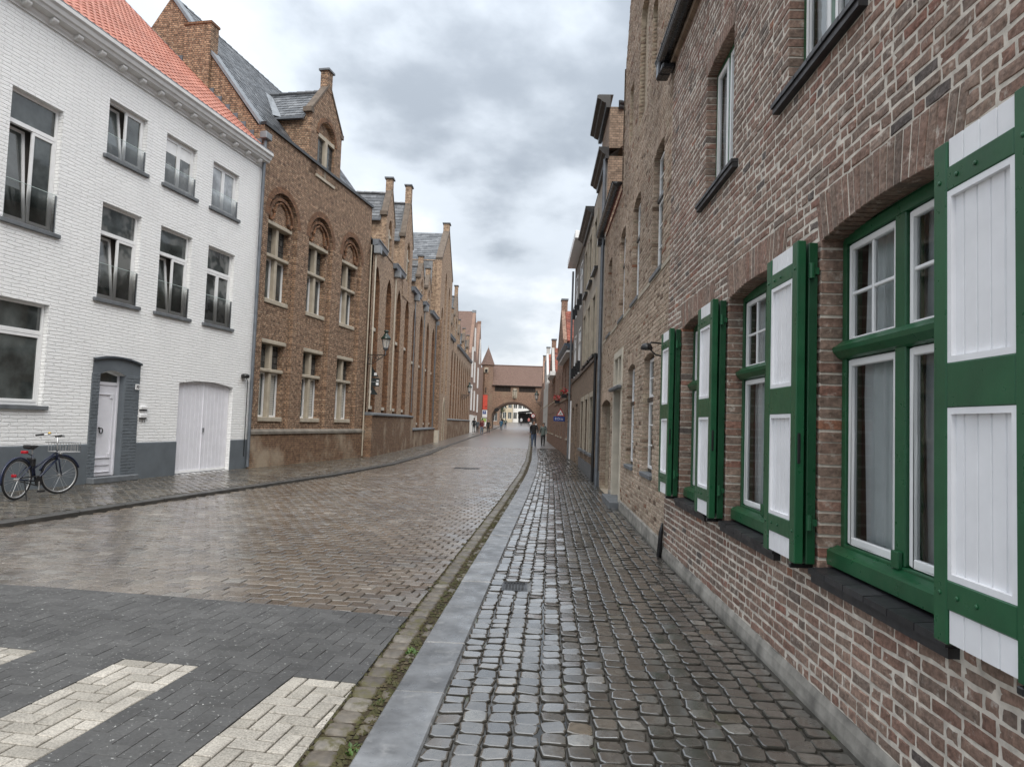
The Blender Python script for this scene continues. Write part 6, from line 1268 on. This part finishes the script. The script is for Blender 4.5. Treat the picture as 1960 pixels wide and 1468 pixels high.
m.tube([(.985, 0, .80), Hp(0, 0, 1.08)], .014, 8); m.tube([Hp(-.20, .30, 1.10), Hp(-.05, .26, 1.12), Hp(.07, .10, 1.09), Hp(0, 0, 1.08), Hp(.07, -.10, 1.09), Hp(-.05, -.26, 1.12), Hp(-.20, -.30, 1.10)], .011, 8); m.build('handlebar', ALU, bk, True)
for y in (-1, 1): MB().tube([Hp(-.22, .305 * y, 1.10), Hp(-.09, .275 * y, 1.115)], .018, 8).build('grip', BLACK, bk, True)
MB().lathe([(.03, 0), (.03, .02), (.015, .035)], *Hp(-.02, .22, 0)[:2], 10).build('bell', plain('brass', (.6, .4, .1), .3, .8), bk, True).location.z = 1.13
m = MB(); x0, x1, y0, y1, z0, z1 = .86, 1.30, -.18, .18, .80, .98
cr_ = lambda x, y, z: (.97 + (x - .97) * c - y * s, (x - .97) * s + y * c, z)
for z in (z0, z1): m.tube([cr_(x0 + .07 * (z == z0), y0, z), cr_(x1, y0, z), cr_(x1, y1, z), cr_(x0 + .07 * (z == z0), y1, z)], .008, 5, closed=True)
for k in range(8):
    x = x0 + .06 + (x1 - x0 - .06) * k / 7
    for y in (y0, y1): m.tube([cr_(x, y, z0), cr_(x, y, z1)], .005, 4)
    m.tube([cr_(x, y0, z0), cr_(x, y1, z0)], .004, 4)
for k in range(6): y = y0 + (y1 - y0) * k / 5; m.tube([cr_(x1, y, z0), cr_(x1, y, z1)], .005, 4)
m.build('crate', ALU, bk)
m = MB(); m.lathe([(.09, -.006), (.09, .006)], 0, 0, 20); m.v = [(bb[0] + p[0], -.06 + p[2], bb[2] + p[1]) for p in m.v]; cw = m.build('chainring', BLACK, bk); MB().tube([(.46, -.06, .385), (.0, -.06, .385)], .012, 5).tube([(.46, -.06, .21), (0.0, -.06, .325)], .010, 5).build('chain_guard', BLACK, bk)
m = MB(); m.tube([(.46, -.07, .29), (.44, -.085, .12)], .011, 6).tube([(.46, .07, .29), (.48, .085, .46)], .011, 6); cwk = m.build('crank', ALU, bk); B('pedal', BLACK, cwk, (.39, .49, -.17, -.09, .105, .135), (.43, .53, .09, .17, .445, .475))
B('rear_light', REFL, bk, (.10, .17, -.05, .05, .80, .85), bevel=.01); B('rear_reflector', REFL, bk, (-.10, -.06, -.04, .04, .40, .45), bevel=.008); MB().tube([(.17, 0, .82), (.32, 0, .76)], .008, 5).build('light_stalk', BLACK, bk); MB().tube([(.12, -.05, .33), (.05, -.16, .0)], .010, 6).build('kickstand', BLACK, bk)
MB().lathe([(.03, -.02), (.035, .02), (.01, .04)], 1.08, 0, 10).build('headlamp', ALU, bk, True).location.z = .76; B('lock', BLACK, bk, (.26, .36, -.07, .07, .56, .72), bevel=.02)
# ------------------------------------------------------------------ people
SKIN = plain('skin', (.48, .29, .21), .6, var=.05)
def person(loc, face, hgt, top, legs, hair, label, stride=.3, long=False, extras=None, shoe=(.02, .02, .02), arm=.15):
    """one continuous body grown over a posed skeleton; face = heading in radians from +Y"""
    k = hgt / 1.75; V, E, Rr = [], [], []
    def vtx(p, r, par=None):
        V.append(tuple(q * k for q in p)); Rr.append(r * k if not isinstance(r, tuple) else (r[0] * k, r[1] * k)); i = len(V) - 1
        if par is not None: E.append((par, i))
        return i
    pel = vtx((0, 0, .95), (.155, .11)); wa = vtx((0, .0, 1.10), (.145, .10), pel); ch = vtx((0, -.01, 1.30), (.175, .115), wa); sh_ = vtx((0, 0, 1.44), (.10, .085), ch); nk = vtx((0, .01, 1.52), .055, sh_)
    h1 = vtx((0, .025, 1.60), (.075, .085), nk); h2 = vtx((0, .03, 1.68), (.085, .10), h1); vtx((0, .02, 1.75), (.055, .065), h2)
    for sg in (-1, 1):
        s_ = sg * stride
        hp = vtx((sg * .09, 0, .90), .098, pel); kn = vtx((sg * .10, s_ * .42 + .02, .50), .063, hp); an = vtx((sg * .10, s_ * .95 - (.06 if s_ < 0 else 0), .09 + (.03 if s_ < 0 else 0)), .042, kn); vtx((sg * .11, s_ * .95 + .14, .04 + (.01 if s_ < 0 else 0)), .038, an)
        so = vtx((sg * .18, 0, 1.42), .068, sh_); el = vtx((sg * .25, -s_ * .35 - .02, 1.15), .052, so); wr = vtx((sg * .25, -s_ * .7 + arm, .92), .034, el); vtx((sg * .245, -s_ * .75 + arm + .02, .85), (.022, .036), wr)
    me = bpy.data.meshes.new('body'); me.from_pydata(V, E, []); ob = bpy.data.objects.new('tmp', me); col.objects.link(ob)
    sk = ob.modifiers.new('s', 'SKIN'); sk.use_smooth_shade = True; ob.modifiers.new('u', 'SUBSURF').levels = 1
    for i, d in enumerate(me.skin_vertices[0].data): r = Rr[i]; d.radius = r if isinstance(r, tuple) else (r, r); d.use_root = (i == 0)
    dg = bpy.context.evaluated_depsgraph_get(); m2 = bpy.data.meshes.new_from_object(ob.evaluated_get(dg)); bpy.data.objects.remove(ob)
    m2.materials.clear()
    key = lambda c: 'cloth_%02d_%02d_%02d' % tuple(int(q * 99) for q in c)
    for mt in (plain(key(top), top, .85, var=.2, sc=12), plain(key(legs), legs, .85, var=.2, sc=12), SKIN, plain(key(shoe), shoe, .6)): m2.materials.append(mt)
    hem = (.62 if long else .88) * k
    for p in m2.polygons:
        c = p.center; p.use_smooth = True
        hand = abs(c.x) > .17 * k and c.z < .93 * k
        p.material_index = 2 if (c.z > 1.515 * k or hand) else 0 if (c.z > hem or abs(c.x) > .185 * k and c.z > .8 * k) else 3 if c.z < .085 * k else 1
    # five fingers on each hand, joined to the body mesh
    bm = bmesh.new(); bm.from_mesh(m2)
    for sg in (-1, 1):
        hx, hy, hz = sg * .245 * k, (-sg * stride * .75 + arm + .02) * k, .835 * k
        for q in range(5):
            L = (.06, .075, .08, .075, .055)[q] * k * (0.8 if q == 0 else 1); oy = (q - 2) * .017 * k; d = Vector((0, (.045 if q == 0 else .005) * k, -L)) if q else Vector((-sg * .03 * k, .045 * k, -L * .6)); w_ = .0075 * k; b0 = Vector((hx, hy + oy, hz + (.02 * k if q == 0 else 0)))
            vv = [bm.verts.new(b0 + Vector((a, b, 0))) for a, b in ((-w_, -w_), (w_, -w_), (w_, w_), (-w_, w_))] + [bm.verts.new(b0 + d + Vector((a * .6 - sg * .012 * k, b * .6, 0))) for a, b in ((-w_, -w_), (w_, -w_), (w_, w_), (-w_, w_))]
            for f in ((0, 1, 5, 4), (1, 2, 6, 5), (2, 3, 7, 6), (3, 0, 4, 7), (4, 5, 6, 7)): fc = bm.faces.new([vv[i] for i in f]); fc.material_index = 2
    nv = [bm.verts.new(Vector(p) * k) for p in ((-.014, .115, 1.615), (.014, .115, 1.615), (0, .145, 1.62), (0, .12, 1.665))]
    for f in ((0, 1, 2), (1, 3, 2), (3, 0, 2)): bm.faces.new([nv[i] for i in f]).material_index = 2
    bm.to_mesh(m2); bm.free()
    t = thing('person', loc, -face, label, 'person', 'people walking in the street'); o = bpy.data.objects.new('body', m2); col.objects.link(o); o.parent = t
    hm = MB(); n = 12; prof = [(.088, 1.60), (.101, 1.66), (.095, 1.72), (.06, 1.765), (.01, 1.78)]
    hm.lathe([(r * k, z * k) for r, z in prof], 0, 0, n); hm.v = [(x * .93, (y * 1.08 - .004 * k) if y < 0 else y * (.55 if z < 1.69 * k else .98) + .02 * k, z) for x, y, z in hm.v]; hm.build('hair', plain('hair_%02d' % int(hair[0] * 99), hair, .7), t, True)
    m = MB()
    for sg in (-1, 1): m.box(sg * .032 * k - .012 * k, sg * .032 * k + .012 * k, .108 * k, .119 * k, 1.652 * k, 1.664 * k)
    m.build('eyes', BLACK, t); B('mouth', plain('lips', (.3, .1, .09), .6), t, (-.022 * k, .022 * k, .105 * k, .118 * k, 1.575 * k, 1.583 * k))
    if extras == 'backpack': m = MB(); m.box(-.15 * k, .15 * k, -.30 * k, -.12 * k, 1.05 * k, 1.45 * k); m.build('backpack', plain('backpack_grey', (.16, .19, .17), .8), t, bevel=.05 * k)
    if extras == 'white_hood': m = MB(); m.lathe([(.05 * k, 1.44 * k), (.13 * k, 1.48 * k), (.12 * k, 1.55 * k), (.08 * k, 1.57 * k)], -.06 * k, -.07 * k, 12); m.build('pale_scarf', plain('pale_scarf', (.6, .6, .6), .8), t, True)
    return t
BLK, DENIM, DJ = (.014, .014, .016), (.045, .07, .12), (.02, .024, .03)
person((.20, 47.3, zr(47.3)), math.pi, 1.80, BLK, DENIM, (.03, .02, .015), 'taller walker in black jacket and jeans on the right pavement', .28, extras='white_hood')
person((.86, 49.8, zr(49.8)), math.pi, 1.64, (.12, .15, .14), BLK, (.05, .03, .02), 'shorter walker in grey top and black trousers beside the tall one', .24)
person((-7.25, 88.0, zr(88)), 0, 1.86, BLK, (.05, .05, .055), (.02, .015, .01), 'tall person in a long black coat by the modern building', .12, True)
person((-6.75, 87.0, zr(87)), math.pi, 1.66, (.07, .085, .10), (.03, .032, .036), (.06, .04, .03), 'person in grey-blue jacket, second of the group by the modern building', .2)
person((-6.10, 85.6, zr(85.6)), math.pi, 1.66, (.10, .02, .022), (.16, .20, .26), (.05, .03, .02), 'person in dark red top and pale jeans in the group on the left', .22)
person((-6.45, 91.5, zr(91.5)), 0, 1.84, (.17, .018, .016), BLK, (.02, .015, .01), 'person in bright red coat behind the left group', .15, True)
person((-5.22, 84.6, zr(84.6)), math.pi, 1.70, BLK, BLK, (.03, .02, .015), 'person all in black, rightmost of the group on the left', .34)
person((-4.55, 105, zr(105)), 0, 1.72, (.03, .10, .17), BLK, (.02, .015, .01), 'person in a bright blue coat walking towards the arch', .2, True)
person((-4.35, 117, zr(117)), 0, 1.74, DJ, DENIM, (.02, .015, .01), 'person in dark jacket just ahead of the blue coat', .25, extras='backpack')
person((-.05, 98, zr(98)), 0, 1.74, (.55, .55, .56), DENIM, (.10, .07, .04), 'person in white top near the kerb before the arch', .22)
person((.45, 82, zr(82)), 0, 1.70, (.03, .035, .04), BLK, (.4, .38, .36), 'dark-clothed person ahead of the couple on the far right pavement', .22)
person((1.0, 56, zr(56)), 0, 1.68, (.025, .03, .045), DJ, (.06, .04, .03), 'person in navy coat close to the wall behind the couple', .2, True)
person((.15, 66, zr(66)), 0, 1.72, BLK, DENIM, (.02, .015, .01), 'person in black top and jeans ahead of the couple by the kerb', .26)
person((-2.2, 150, zr(150)), 0, 1.72, (.5, .5, .5), BLK, (.03, .02, .02), 'tiny figure in white seen through the middle of the arch', .2)
person((-.6, 156, zr(156)), 0, 1.70, (.45, .16, .14), DJ, (.03, .02, .02), 'tiny figure in pink seen through the arch by the awning', .2)
person((-5.3, 128, zr(128)), 0, 1.75, DJ, DJ, (.03, .02, .02), 'dark figure standing inside the left of the arch', .15)
